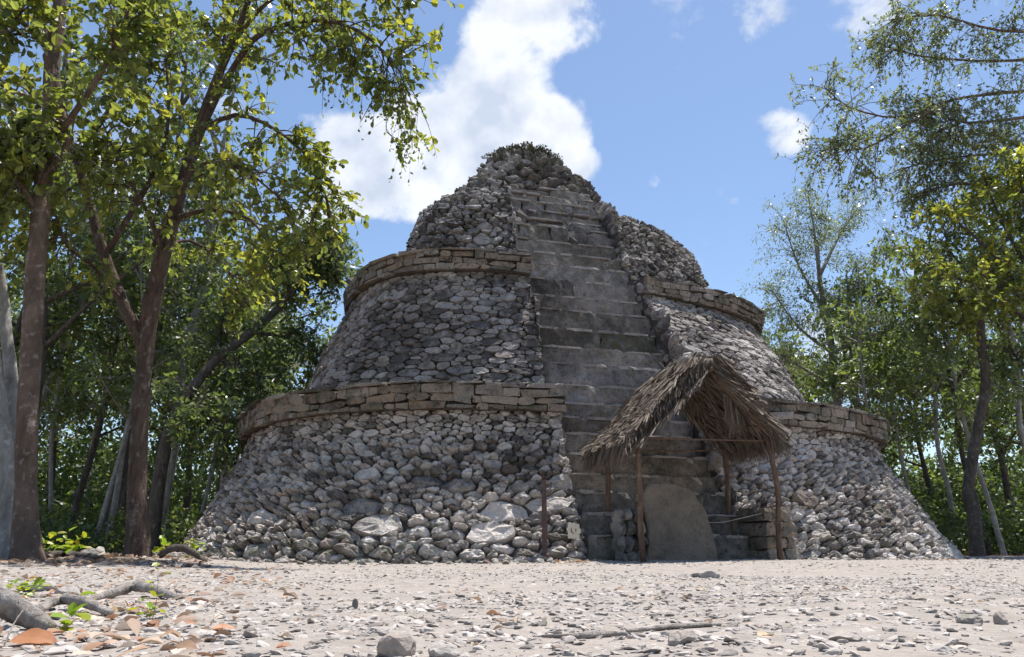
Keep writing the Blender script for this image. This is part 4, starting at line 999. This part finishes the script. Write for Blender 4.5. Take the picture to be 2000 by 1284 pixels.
for pts in (((2040, 620, 20), (1960, 520, 20), (1890, 450, 20), (1820, 400, 20)), ((2030, 560, 20), (1960, 440, 20.4), (1920, 340, 20.8)), ((2020, 520, 20), (2000, 400, 19.6), (1990, 310, 19.4)), ((2030, 600, 20), (1950, 560, 19.6), (1850, 540, 19.4), (1790, 500, 19.4)), ((2030, 640, 20), (1940, 590, 20.4), (1860, 590, 20.6))):
    B = t.limb(px_path(pts), np.linspace(.07, .015, len(pts)), 6); t.sprout(B, 30, 1.1, .95, .1, .3, 6, .5, 9, .17, .1, .22)
t.finish(yel, 'bark_dark', 'leaf_big', .6, False)

# undergrowth and the far wood: masses nobody could count
def leaf_mass(name, label, seed, spots, leaf, mat, n_each, wid=.55):
    r = np.random.default_rng(seed); P = []
    for x, y, z, rx, ry, rz in spots:
        v = unit(r, n_each) * (r.random((n_each, 1)) ** .45) * (rx, ry, rz); P.append(v + (x, y, z))
    P = np.concatenate(P); P = P[P[:, 2] > .02]; n = len(P); S = leaf * r.uniform(.6, 1.3, n)
    V, F, k = leaf_geo(P, unit(r, n) + (0, 0, -.3), unit(r, n) * .8 + (0, 0, 1.), S, S * wid, False)
    tint = np.repeat(np.column_stack([np.clip(r.normal(.4, .28, n), 0, 1), np.clip(r.normal(.06, .12, n), 0, 1), np.zeros(n)]), k, 0)
    return tag(obj(name, V, F, M[mat], None, False, tint), label, 'foliage', kind='stuff')
ur = random.Random(9)
def spots(n, p0, p1, y0, y1, z0, z1, r0, r1):
    out = []
    for _ in range(n):
        Y = ur.uniform(y0, y1); x = (ur.uniform(p0, p1) - 1000) / 1561 * Y; r = ur.uniform(r0, r1); out.append((x, Y, ur.uniform(z0, z1), r, r, r * .7))
    return out
leaf_mass('undergrowth', 'low leafy undergrowth of the forest floor', 81, spots(46, -120, 470, 20, 34, .2, 1.2, .5, 1.0) + spots(46, 1730, 2140, 25, 36, .2, 1.4, .5, 1.1), .17, 'leaf_wood', 260)
leaf_mass('forest', 'dense far wood closing the view behind the trees', 82, spots(150, -160, 720, 38, 52, .8, 12.5, 1.2, 2.2) + spots(130, 1400, 2180, 38, 52, .8, 11.5, 1.2, 2.2) + spots(90, -160, 600, 44, 54, .6, 6., 1.4, 2.2) + spots(70, 1600, 2180, 44, 54, .6, 5., 1.4, 2.2), .34, 'leaf_wood', 230)
leaf_mass('understorey', 'dim understorey thicket deep in the wood', 83, spots(120, -160, 560, 30, 44, .3, 3.2, 1.0, 1.8) + spots(110, 1640, 2180, 33, 46, .3, 3.2, 1.0, 1.8), .25, 'leaf_wood', 240)
leaf_mass('canopy_foliage', 'unbroken leafy canopy over the shaded wood', 84, spots(90, -200, 520, 24, 40, 6.5, 11.5, 1.0, 1.9) + spots(60, 1700, 2200, 28, 42, 6.5, 11., 1.0, 1.8), .22, 'leaf_wood', 230)

# ------------------------------------------------------------------ gravel, rocks, fallen leaves, roots
grng = np.random.default_rng(61)
def in_tree_shade(x, y): return (-x - .40 * y > .9) & (y > 8.3)
PB = [(rock(np.random.default_rng(600 + k), (2, 2, 2), 1, .22, 6)) for k in range(9)]
PB0 = [(rock(np.random.default_rng(700 + k), (2, 2, 2), 0, .3, 3)) for k in range(9)]
def scatter(n, y0, y1, smin, smax, shapes, power=2.2, pxr=(-80, 2080)):
    out = MB()
    Y = np.sqrt(grng.random(n) * (y1 ** 2 - y0 ** 2) + y0 ** 2); X = (grng.uniform(*pxr, n) - 1000) / 1540 * Y
    S = smin + (smax - smin) * grng.random(n) ** power; yaw = grng.random(n) * 6.28
    patch = np.sin(X * 1.3 + 1.7 * np.sin(Y * .9)) + np.sin(Y * 1.1 + X * .7) + .6 * np.sin(X * 3.1 - Y * 2.3)
    keep = (grng.random(n) < np.clip(.62 + .30 * patch, .12, 1)); 
    inside = ((X - P0[0]) * TM[0] + (Y - P0[1]) * TM[1]) > .1
    keep &= ~(inside & (Y > 12))
    for k in range(len(shapes)):
        idx = np.where(keep & (np.arange(n) % len(shapes) == k))[0]
        if not len(idx): continue
        V0, F0 = shapes[k]; m = len(idx)
        sc = S[idx][:, None] * np.column_stack([grng.uniform(.7, 1.3, m), grng.uniform(.6, 1.1, m), grng.uniform(.2, .5, m)])
        V = V0[None] * sc[:, None] * .5; tl = grng.normal(size=(m, 2)) * .22
        V[..., 2] += V[..., 0] * tl[:, :1] + V[..., 1] * tl[:, 1:]
        c, s_ = np.cos(yaw[idx])[:, None], np.sin(yaw[idx])[:, None]
        W = np.stack([V[..., 0] * c - V[..., 1] * s_ + X[idx][:, None], V[..., 0] * s_ + V[..., 1] * c + Y[idx][:, None], V[..., 2] + (gz(X[idx], Y[idx]) + sc[:, 2] * .02)[:, None]], -1)
        tn = np.column_stack([np.clip(grng.normal(.66, .24, m), 0, 1), np.clip(grng.normal(.05, .22, m), 0, .9), np.clip(grng.normal(0, .12, m), 0, .7)])
        out.add(W.reshape(-1, 3), (np.arange(m)[:, None, None] * len(V0) + F0[None]).reshape(-1, 3), np.repeat(tn, len(V0), 0))
    return out
for n, y0, y1, a, b, sh in ((7000, 1.35, 3.2, .006, .042, PB), (15000, 3.0, 7.0, .010, .05, PB0), (14000, 6.5, 16.5, .016, .065, PB0)):
    g = scatter(n, y0, y1, a, b, sh).build('gravel', M['pebble'], None, False, np.array([0, (y0 + y1) / 2, 0])); tag(g, 'loose pale limestone gravel strewn over the clearing', 'gravel', kind='stuff')

def stone_thing(px, py, wpx_, hpx, label, seed, name='rock', tint=(.7, .05, .1), cat='rock', mat='pebble', deep=.8, bury=.25):
    wpx_, hpx, py = (wpx_ * .78, hpx * .72, min(py + 8, 1310)) if py > 1200 else (wpx_, hpx, py)
    p = gp(px, py); k = math.hypot(p[1], p[0]) / 1540; w, h = wpx_ * k, hpx * k
    V, F = rock(np.random.default_rng(seed), (w, w * deep, h * 1.25), 2, .10, 7); V = rotz(V, seed * .7) if abs(deep - .8) < .3 else V
    p = p + np.array([0, w * deep * .3, h * (.5 - bury)])
    return tag(obj(name, V + p, F, M[mat], None, False, np.broadcast_to(tint, (len(V), 3))), label, cat, 'loose rocks in the clearing')
stone_thing(770, 1300, 100, 70, 'upright pointed brown-grey rock at the bottom edge', 1, tint=(.35, .45, .1))
stone_thing(870, 1298, 110, 50, 'pale rounded limestone lump just right of the pointed rock', 2, tint=(.75, .0, .1))
stone_thing(735, 1250, 80, 26, 'smooth flat pinkish-grey stone lying behind the pointed rock', 3, tint=(.62, .12, .0))
stone_thing(835, 1242, 44, 20, 'pale squarish pebble beyond the rounded limestone lump', 4, tint=(.8, 0, .0))
stone_thing(692, 1198, 13, 22, 'tiny grey stone standing on end mid clearing', 5, tint=(.3, .1, .2), deep=.9)
stone_thing(1130, 1098, 60, 26, 'pale lump of rubble fallen at the stair corner', 6, tint=(.7, .1, .1))
stone_thing(1112, 1092, 90, 70, 'mossy boulder with a pale cap below the little notice', 7, tint=(.35, .05, .6), mat='rubble')
stone_thing(190, 1097, 26, 20, 'pale-topped stone block between the two big trunks', 8, tint=(.9, .1, .1))
stone_thing(165, 1105, 34, 22, 'dark wedge of stone among litter near the forked tree', 9, tint=(.2, .1, .4))
stone_thing(62, 1150, 60, 20, 'low grey stone by the roots at the lower left', 10, tint=(.6, .05, .1))
stone_thing(126, 1157, 46, 22, 'grey hump of stone behind the pale branch', 11, tint=(.6, .05, .05))
stone_thing(1330, 1280, 80, 40, 'tan angular rock near the bottom edge below the shelter', 12, tint=(.5, .3, .05))
stone_thing(1660, 1278, 70, 30, 'rounded buff stone near the bottom right', 13, tint=(.6, .2, .05))
stone_thing(1380, 1128, 60, 17, 'broad flat rock in the clearing before the shelter', 14, tint=(.62, .05, .1))
stone_thing(1965, 1240, 34, 32, 'brownish cobble at the right margin', 15, tint=(.45, .4, .1))
stone_thing(1905, 1238, 60, 26, 'greenish-grey stone left of the brownish cobble', 16, tint=(.55, .05, .5))

def leaf_blade(rng, L, W, curl, nu=9, nv=5):
    """a curled dry leaf, base at the origin along +x"""
    u = np.linspace(0, 1, nu); v = np.linspace(-1, 1, nv); prof = np.sin(np.pi * np.clip(u, .02, .985) ** .72) ** 1.25
    U, Vv = np.meshgrid(u, v, indexing='ij'); X = U * L; Y = Vv * W * .5 * prof[:, None] * (1 + .12 * np.sin(U * 9 + Vv))
    Z = curl * W * (Vv ** 2) * prof[:, None] + .35 * curl * L * (np.sin(np.pi * U) * .6) + rng.normal(size=U.shape) * .012 * L
    V = np.stack([X, Y, Z], -1).reshape(-1, 3); a, b = np.meshgrid(np.arange(nu - 1), np.arange(nv - 1), indexing='ij'); q = (a * nv + b).ravel()
    return V, np.stack([q, q + nv, q + nv + 1, q + 1], -1)
def euler(V, rx, ry, rz):
    from mathutils import Euler
    R = np.array(Euler((rx, ry, rz)).to_matrix()); return V @ R.T
DRY = [(.40, .22, .13), (.50, .38, .28), (.58, .49, .40), (.32, .22, .16), (.62, .55, .48), (.46, .32, .22)]
def big_leaf(px, py, lenpx, label, col, seed, rz, rx=0., ry=0., wid=.6, curl=.35, lift=.0):
    r = np.random.default_rng(seed); p = gp(px, py); L = lenpx * .74 * math.hypot(p[0], p[1]) / 1540; rx *= .45; curl *= .42
    V, F = leaf_blade(r, L, L * wid, curl); V = V - (L / 2, 0, 0)
    P = np.array([[-.35 * L, 0, .0], [-.5 * L, 0, 0], [-.75 * L, .02 * L, .02 * L]]); tv, tf = tube(P, .012 * L, 4, False)
    root = thing('fallen_leaf', label, 'leaf', p, 'big dry leaves on the ground'); lo = 0.
    Ve = euler(V, rx, ry, rz); lo = -Ve[:, 2].min() - .004; te = euler(tv, rx, ry, rz)
    obj('blade', Ve + p + (0, 0, lo + lift), F, M['dry'], root, True, np.broadcast_to(col, (len(V), 3)))
    obj('stalk', te + p + (0, 0, lo + lift), tf, M['dry'], root, True, np.broadcast_to((.4, .28, .18), (len(te), 3)))
big_leaf(70, 1262, 105, 'large rust-brown curled leaf at the bottom left', (.40, .15, .05), 1, .2, .75, .1, .75, .45)
big_leaf(205, 1268, 95, 'large pale pink-buff leaf lying open beside the rust-brown one', (.62, .44, .34), 2, -.5, .35, 0, .7, .3)
big_leaf(125, 1281, 90, 'bleached grey-white leaf at the very bottom, left part', (.60, .57, .55), 3, .15, .25, 0, .7, .35)
big_leaf(255, 1235, 78, 'arched leaf with a dark hollow underside, lower left', (.50, .42, .36), 4, .1, -.45, 0, .6, .7)
big_leaf(175, 1217, 70, 'cream leaf in front of the pale branch', (.66, .54, .42), 5, .5, .4, 0, .7, .3)
big_leaf(330, 1255, 70, 'tan folded leaf right of the arched leaf', (.52, .33, .19), 6, -.35, .6, 0, .65, .5)
big_leaf(440, 1240, 66, 'orange-brown leaf crumpled on the gravel', (.48, .23, .12), 7, .35, .35, .1, .7, .45)
big_leaf(372, 1222, 50, 'chestnut leaf standing tilted behind the tan folded leaf', (.36, .16, .08), 8, .9, .8, 0, .6, .5)
big_leaf(360, 1281, 80, 'brown leaf cupped at the bottom edge below the tan folded leaf', (.36, .23, .15), 9, -.2, .5, 0, .7, .6)
big_leaf(230, 1197, 34, 'small olive-brown leaf on edge near the green shoots', (.28, .19, .08), 10, 1.2, 1.0, 0, .8, .3)
big_leaf(555, 1279, 52, 'reddish-orange leaf at the bottom edge, left of the pointed rock', (.50, .20, .08), 11, .1, .3, 0, .7, .5)
big_leaf(1480, 1242, 62, 'lone pinkish dry leaf on open gravel below the shelter', (.52, .34, .27), 12, .2, .2, 0, .6, .35)
big_leaf(395, 1178, 62, 'dark hooded leaf on the rise behind the litter', (.26, .17, .14), 13, .0, -.35, 0, .55, .6)
big_leaf(1500, 1268, 60, 'buff leaf curled near the bottom, right of centre', (.58, .45, .30), 14, .6, .3, 0, .6, .5)
big_leaf(1375, 1165, 34, 'little yellow-brown leaf mid clearing', (.55, .40, .22), 15, .3, .3, 0, .6, .4)
# leaf litter
lit = MB(); LB = [leaf_blade(np.random.default_rng(90 + k), 1, r_, c_, 5, 3) for k, (r_, c_) in enumerate([(.5, .12), (.6, .25), (.45, .1), (.55, .35)])]
def litter(n, pxa, pxb, y0, y1, s0, s1):
    for _ in range(n):
        Y = grng.uniform(y0, y1); x = (grng.uniform(pxa, pxb) - 1000) / 1540 * Y; V, F = LB[grng.integers(4)]
        V = euler((V - (.5, 0, 0)) * grng.uniform(s0, s1), grng.normal() * .25, grng.normal() * .18, grng.random() * 6.28); V = V + (x, Y, float(gz(x, Y)) - V[:, 2].min() - .003)
        lit.add(V, F, np.array(DRY[grng.integers(6)]) * grng.uniform(.55, 1.1))
litter(240, -60, 480, 1.45, 3.6, .025, .07); litter(110, 450, 2050, 1.5, 6, .02, .05); litter(900, -120, 420, 8.0, 16, .06, .15); litter(240, -80, 600, 3.4, 8, .04, .09); litter(70, 1080, 1150, 12.4, 13.1, .06, .12); litter(120, 1540, 1860, 13.5, 16, .05, .1)
tag(lit.build('leaf_litter', M['dry'], None, True, np.zeros(3)), 'dry leaf litter strewn under the trees and over the gravel', 'leaf litter', kind='stuff')

def branch(name, label, pts, rad, mat='weathered', cat='branch', wob=.12, sides=9):
    P = smooth_path(pts, 4); R = np.interp(np.linspace(0, len(pts) - 1, len(P)), np.arange(len(pts)), rad); V, F = tube(P, R, sides, True, wob, grng)
    return tag(obj(name, V, F, M[mat]), label, cat)
def g3(px, py, up=0.): p = gp(px, py); return p + (0, 0, up)
branch('weathered_log', 'thick grey weathered log end slanting in at the lower left corner', [g3(-70, 1240, .10), g3(-20, 1238, .075), g3(40, 1236, .04), g3(95, 1240, .008)], [.036, .034, .03, .016], cat='log')
branch('pale_branch', 'pale bleached branch lying in sun at the lower left', [g3(70, 1205, .01), g3(110, 1196, .035), g3(160, 1200, .035), g3(215, 1210, .01)], [.012, .018, .017, .008])
branch('root', 'grey humped root breaking the ground behind the litter', [g3(150, 1172, -.02), g3(215, 1166, .02), g3(262, 1162, .05), g3(310, 1168, .03), g3(380, 1172, -.02)], [.014, .022, .026, .02, .01], cat='root')
branch('driftwood_stick', 'flat grey stick lying on the gravel, right of the bottom centre', [g3(1225, 1252, .006), g3(1290, 1246, .006), g3(1360, 1240, .006), g3(1410, 1240, .004)], [.004, .006, .006, .003], 'weathered')
branch('knotted_stick', 'second grey stick crossing the gravel nearer the bottom edge', [g3(1060, 1262, .004), g3(1130, 1268, .006), g3(1200, 1262, .006), g3(1260, 1268, .004)], [.003, .006, .006, .003])
branch('white_twig', 'thin white forked twig leaning on the grey log end', [g3(8, 1262, .0), g3(22, 1250, .028), g3(36, 1244, .05)], [.0025, .002, .0015], sides=5)
rb0 = gp(300, 1103)
branch('arched_root', 'dark arched root looping between the forked tree and the pyramid', [rb0 + (.02, .1, .02), rb0 + (.14, .1, .11), rb0 + (.32, .1, .14), rb0 + (.50, .1, .07), rb0 + (.72, .05, -.05)], [.045, .05, .05, .045, .025], 'bark_dark', 'root')
branch('low_root', 'low brown root spreading across the soil left of the forked tree', [gp(70, 1106) + (0, 0, .03), gp(120, 1104) + (0, 0, .05), gp(175, 1106) + (0, 0, .03), gp(230, 1108) + (0, 0, -.03)], [.06, .045, .035, .02], 'bark_dark', 'root')
def seedling(px, py, hpx, nleaf, leafpx, label, seed, yellow=.0, bushy=.5):
    r = np.random.default_rng(seed); p = gp(px, py); k = math.hypot(p[0], p[1]) / 1540; H = hpx * k; root = thing('seedling', label, 'plant', p, 'green shoots on the ground')
    t = np.linspace(0, 1, 5)[:, None]; P = p + np.array([0, 0, H]) * t + np.sin(t * 4) * unit(r)[0] * H * .05; V, F = tube(P, np.linspace(.012, .005, 5) * max(H, .12) * .6, 5); obj('stem', V, F, M['leaf_fresh'], root, True, np.full((len(V), 3), .2))
    f = r.random(nleaf) * (1 - .15) + .15; j = np.minimum((f * 4).astype(int), 3); Q = P[j] + (P[j + 1] - P[j]) * (f * 4 - j)[:, None] + unit(r, nleaf) * H * .25 * bushy * (1, 1, .3)
    S = leafpx * k * r.uniform(.6, 1.2, nleaf); D = unit(r, nleaf) * (1, 1, .4) + (0, 0, .15); V, F, kk = leaf_geo(Q, D, unit(r, nleaf) * .5 + (0, 0, 1.), S, S * .6, True)
    obj('leaves', V, F, M['leaf_fresh'], root, False, np.repeat(np.column_stack([r.random(nleaf), np.clip(r.normal(yellow, .2, nleaf), 0, 1), np.zeros(nleaf)]), kk, 0))
seedling(297, 1215, 95, 9, 17, 'slender seedling with one yellow leaf on a tall red stem', 1, .25, .5)
seedling(285, 1213, 26, 16, 17, 'low tuft of green shoots at the slender seedling\'s foot', 2, .1, 2.5)
seedling(130, 1238, 34, 7, 34, 'bright green round-leaved shoot beside the rust-brown leaf', 3, .15, 1.4)
seedling(45, 1163, 20, 40, 15, 'patch of small green plants by the grey log end', 4, .1, 5)
seedling(185, 1165, 20, 5, 18, 'single small green sprig behind the pale branch', 5, .1, .8)
seedling(118, 1098, 34, 60, 16, 'leafy green clump at the foot of the tall trunk', 6, .15, 4)
seedling(378, 1100, 30, 26, 14, 'small green plant at the pyramid\'s left foot', 7, .15, 1.2)
seedling(318, 1096, 34, 16, 15, 'green sprout beside the forked tree\'s base', 8, .15, 1.)

# stones and soil shed along the foot of the walls
shed = MB(); hr = np.random.default_rng(88)
for side in (-1, 1):
    w = Wing(['base', 't1a'], side, .0, 1.55); u = hr.random(330) * w.U
    for uu in u:
        b = w.at(uu, .16); n_ = w.normal(uu, .16); q = b + n_ * (abs(hr.normal()) * .4 + .03); sz = .025 + .15 * hr.random() ** 3.5
        V, F = rock(hr, (sz * hr.uniform(.8, 1.5), sz, sz * hr.uniform(.5, .9)), 1 if sz > .06 else 0, .16, 5); V = rotz(V, hr.random() * 6.28)
        shed.add(V + (q[0], q[1], float(gz(q[0], q[1])) + sz * .12), F, (np.clip(hr.normal(.5, .25), 0, 1), np.clip(hr.normal(.15, .2), 0, .8), np.clip(hr.normal(.2, .25), 0, .9)))
tag(shed.build('fallen_rubble', M['rubble'], None, False, np.zeros(3)), 'small stones shed along the foot of the pyramid', 'rubble', kind='stuff')

gr_ = np.random.default_rng(93); top_c = site(1.5, 8.4, 12.02); scrub = thing('summit_scrub', 'dark mossy scrub capping the very top of the pyramid', 'plant', top_c)
n_ = 5200; u_ = unit(gr_, n_); u_[:, 2] = np.abs(u_[:, 2]); q_ = u_ * (.75 + .3 * gr_.random((n_, 1))) * (1.15, .9, .36) * (1 + .25 * np.sin(u_[:, :1] * 9 + 1) * np.cos(u_[:, 1:2] * 7)) + top_c
S_ = gr_.uniform(.04, .10, n_); V, F, k_ = leaf_geo(q_, u_ + unit(gr_, n_) * .8, unit(gr_, n_) + u_, S_, S_ * .55, False)
obj('leaves', V, F, M['leaf_scrub'], scrub, False, np.repeat(np.column_stack([np.clip(gr_.normal(.15, .15, n_), 0, 1), np.clip(gr_.normal(.1, .1, n_), 0, 1), np.zeros(n_)]), k_, 0))
for k in range(9):
    a_ = gr_.random() * 6.28; P = np.array([top_c + (math.cos(a_) * .2, math.sin(a_) * .2, -.1), top_c + (math.cos(a_) * .5, math.sin(a_) * .45, .2), top_c + (math.cos(a_) * .75, math.sin(a_) * .6, .35)]); V, F = tube(P, [.02, .013, .006], 5); obj('stem', V, F, M['bark_dark'], scrub)
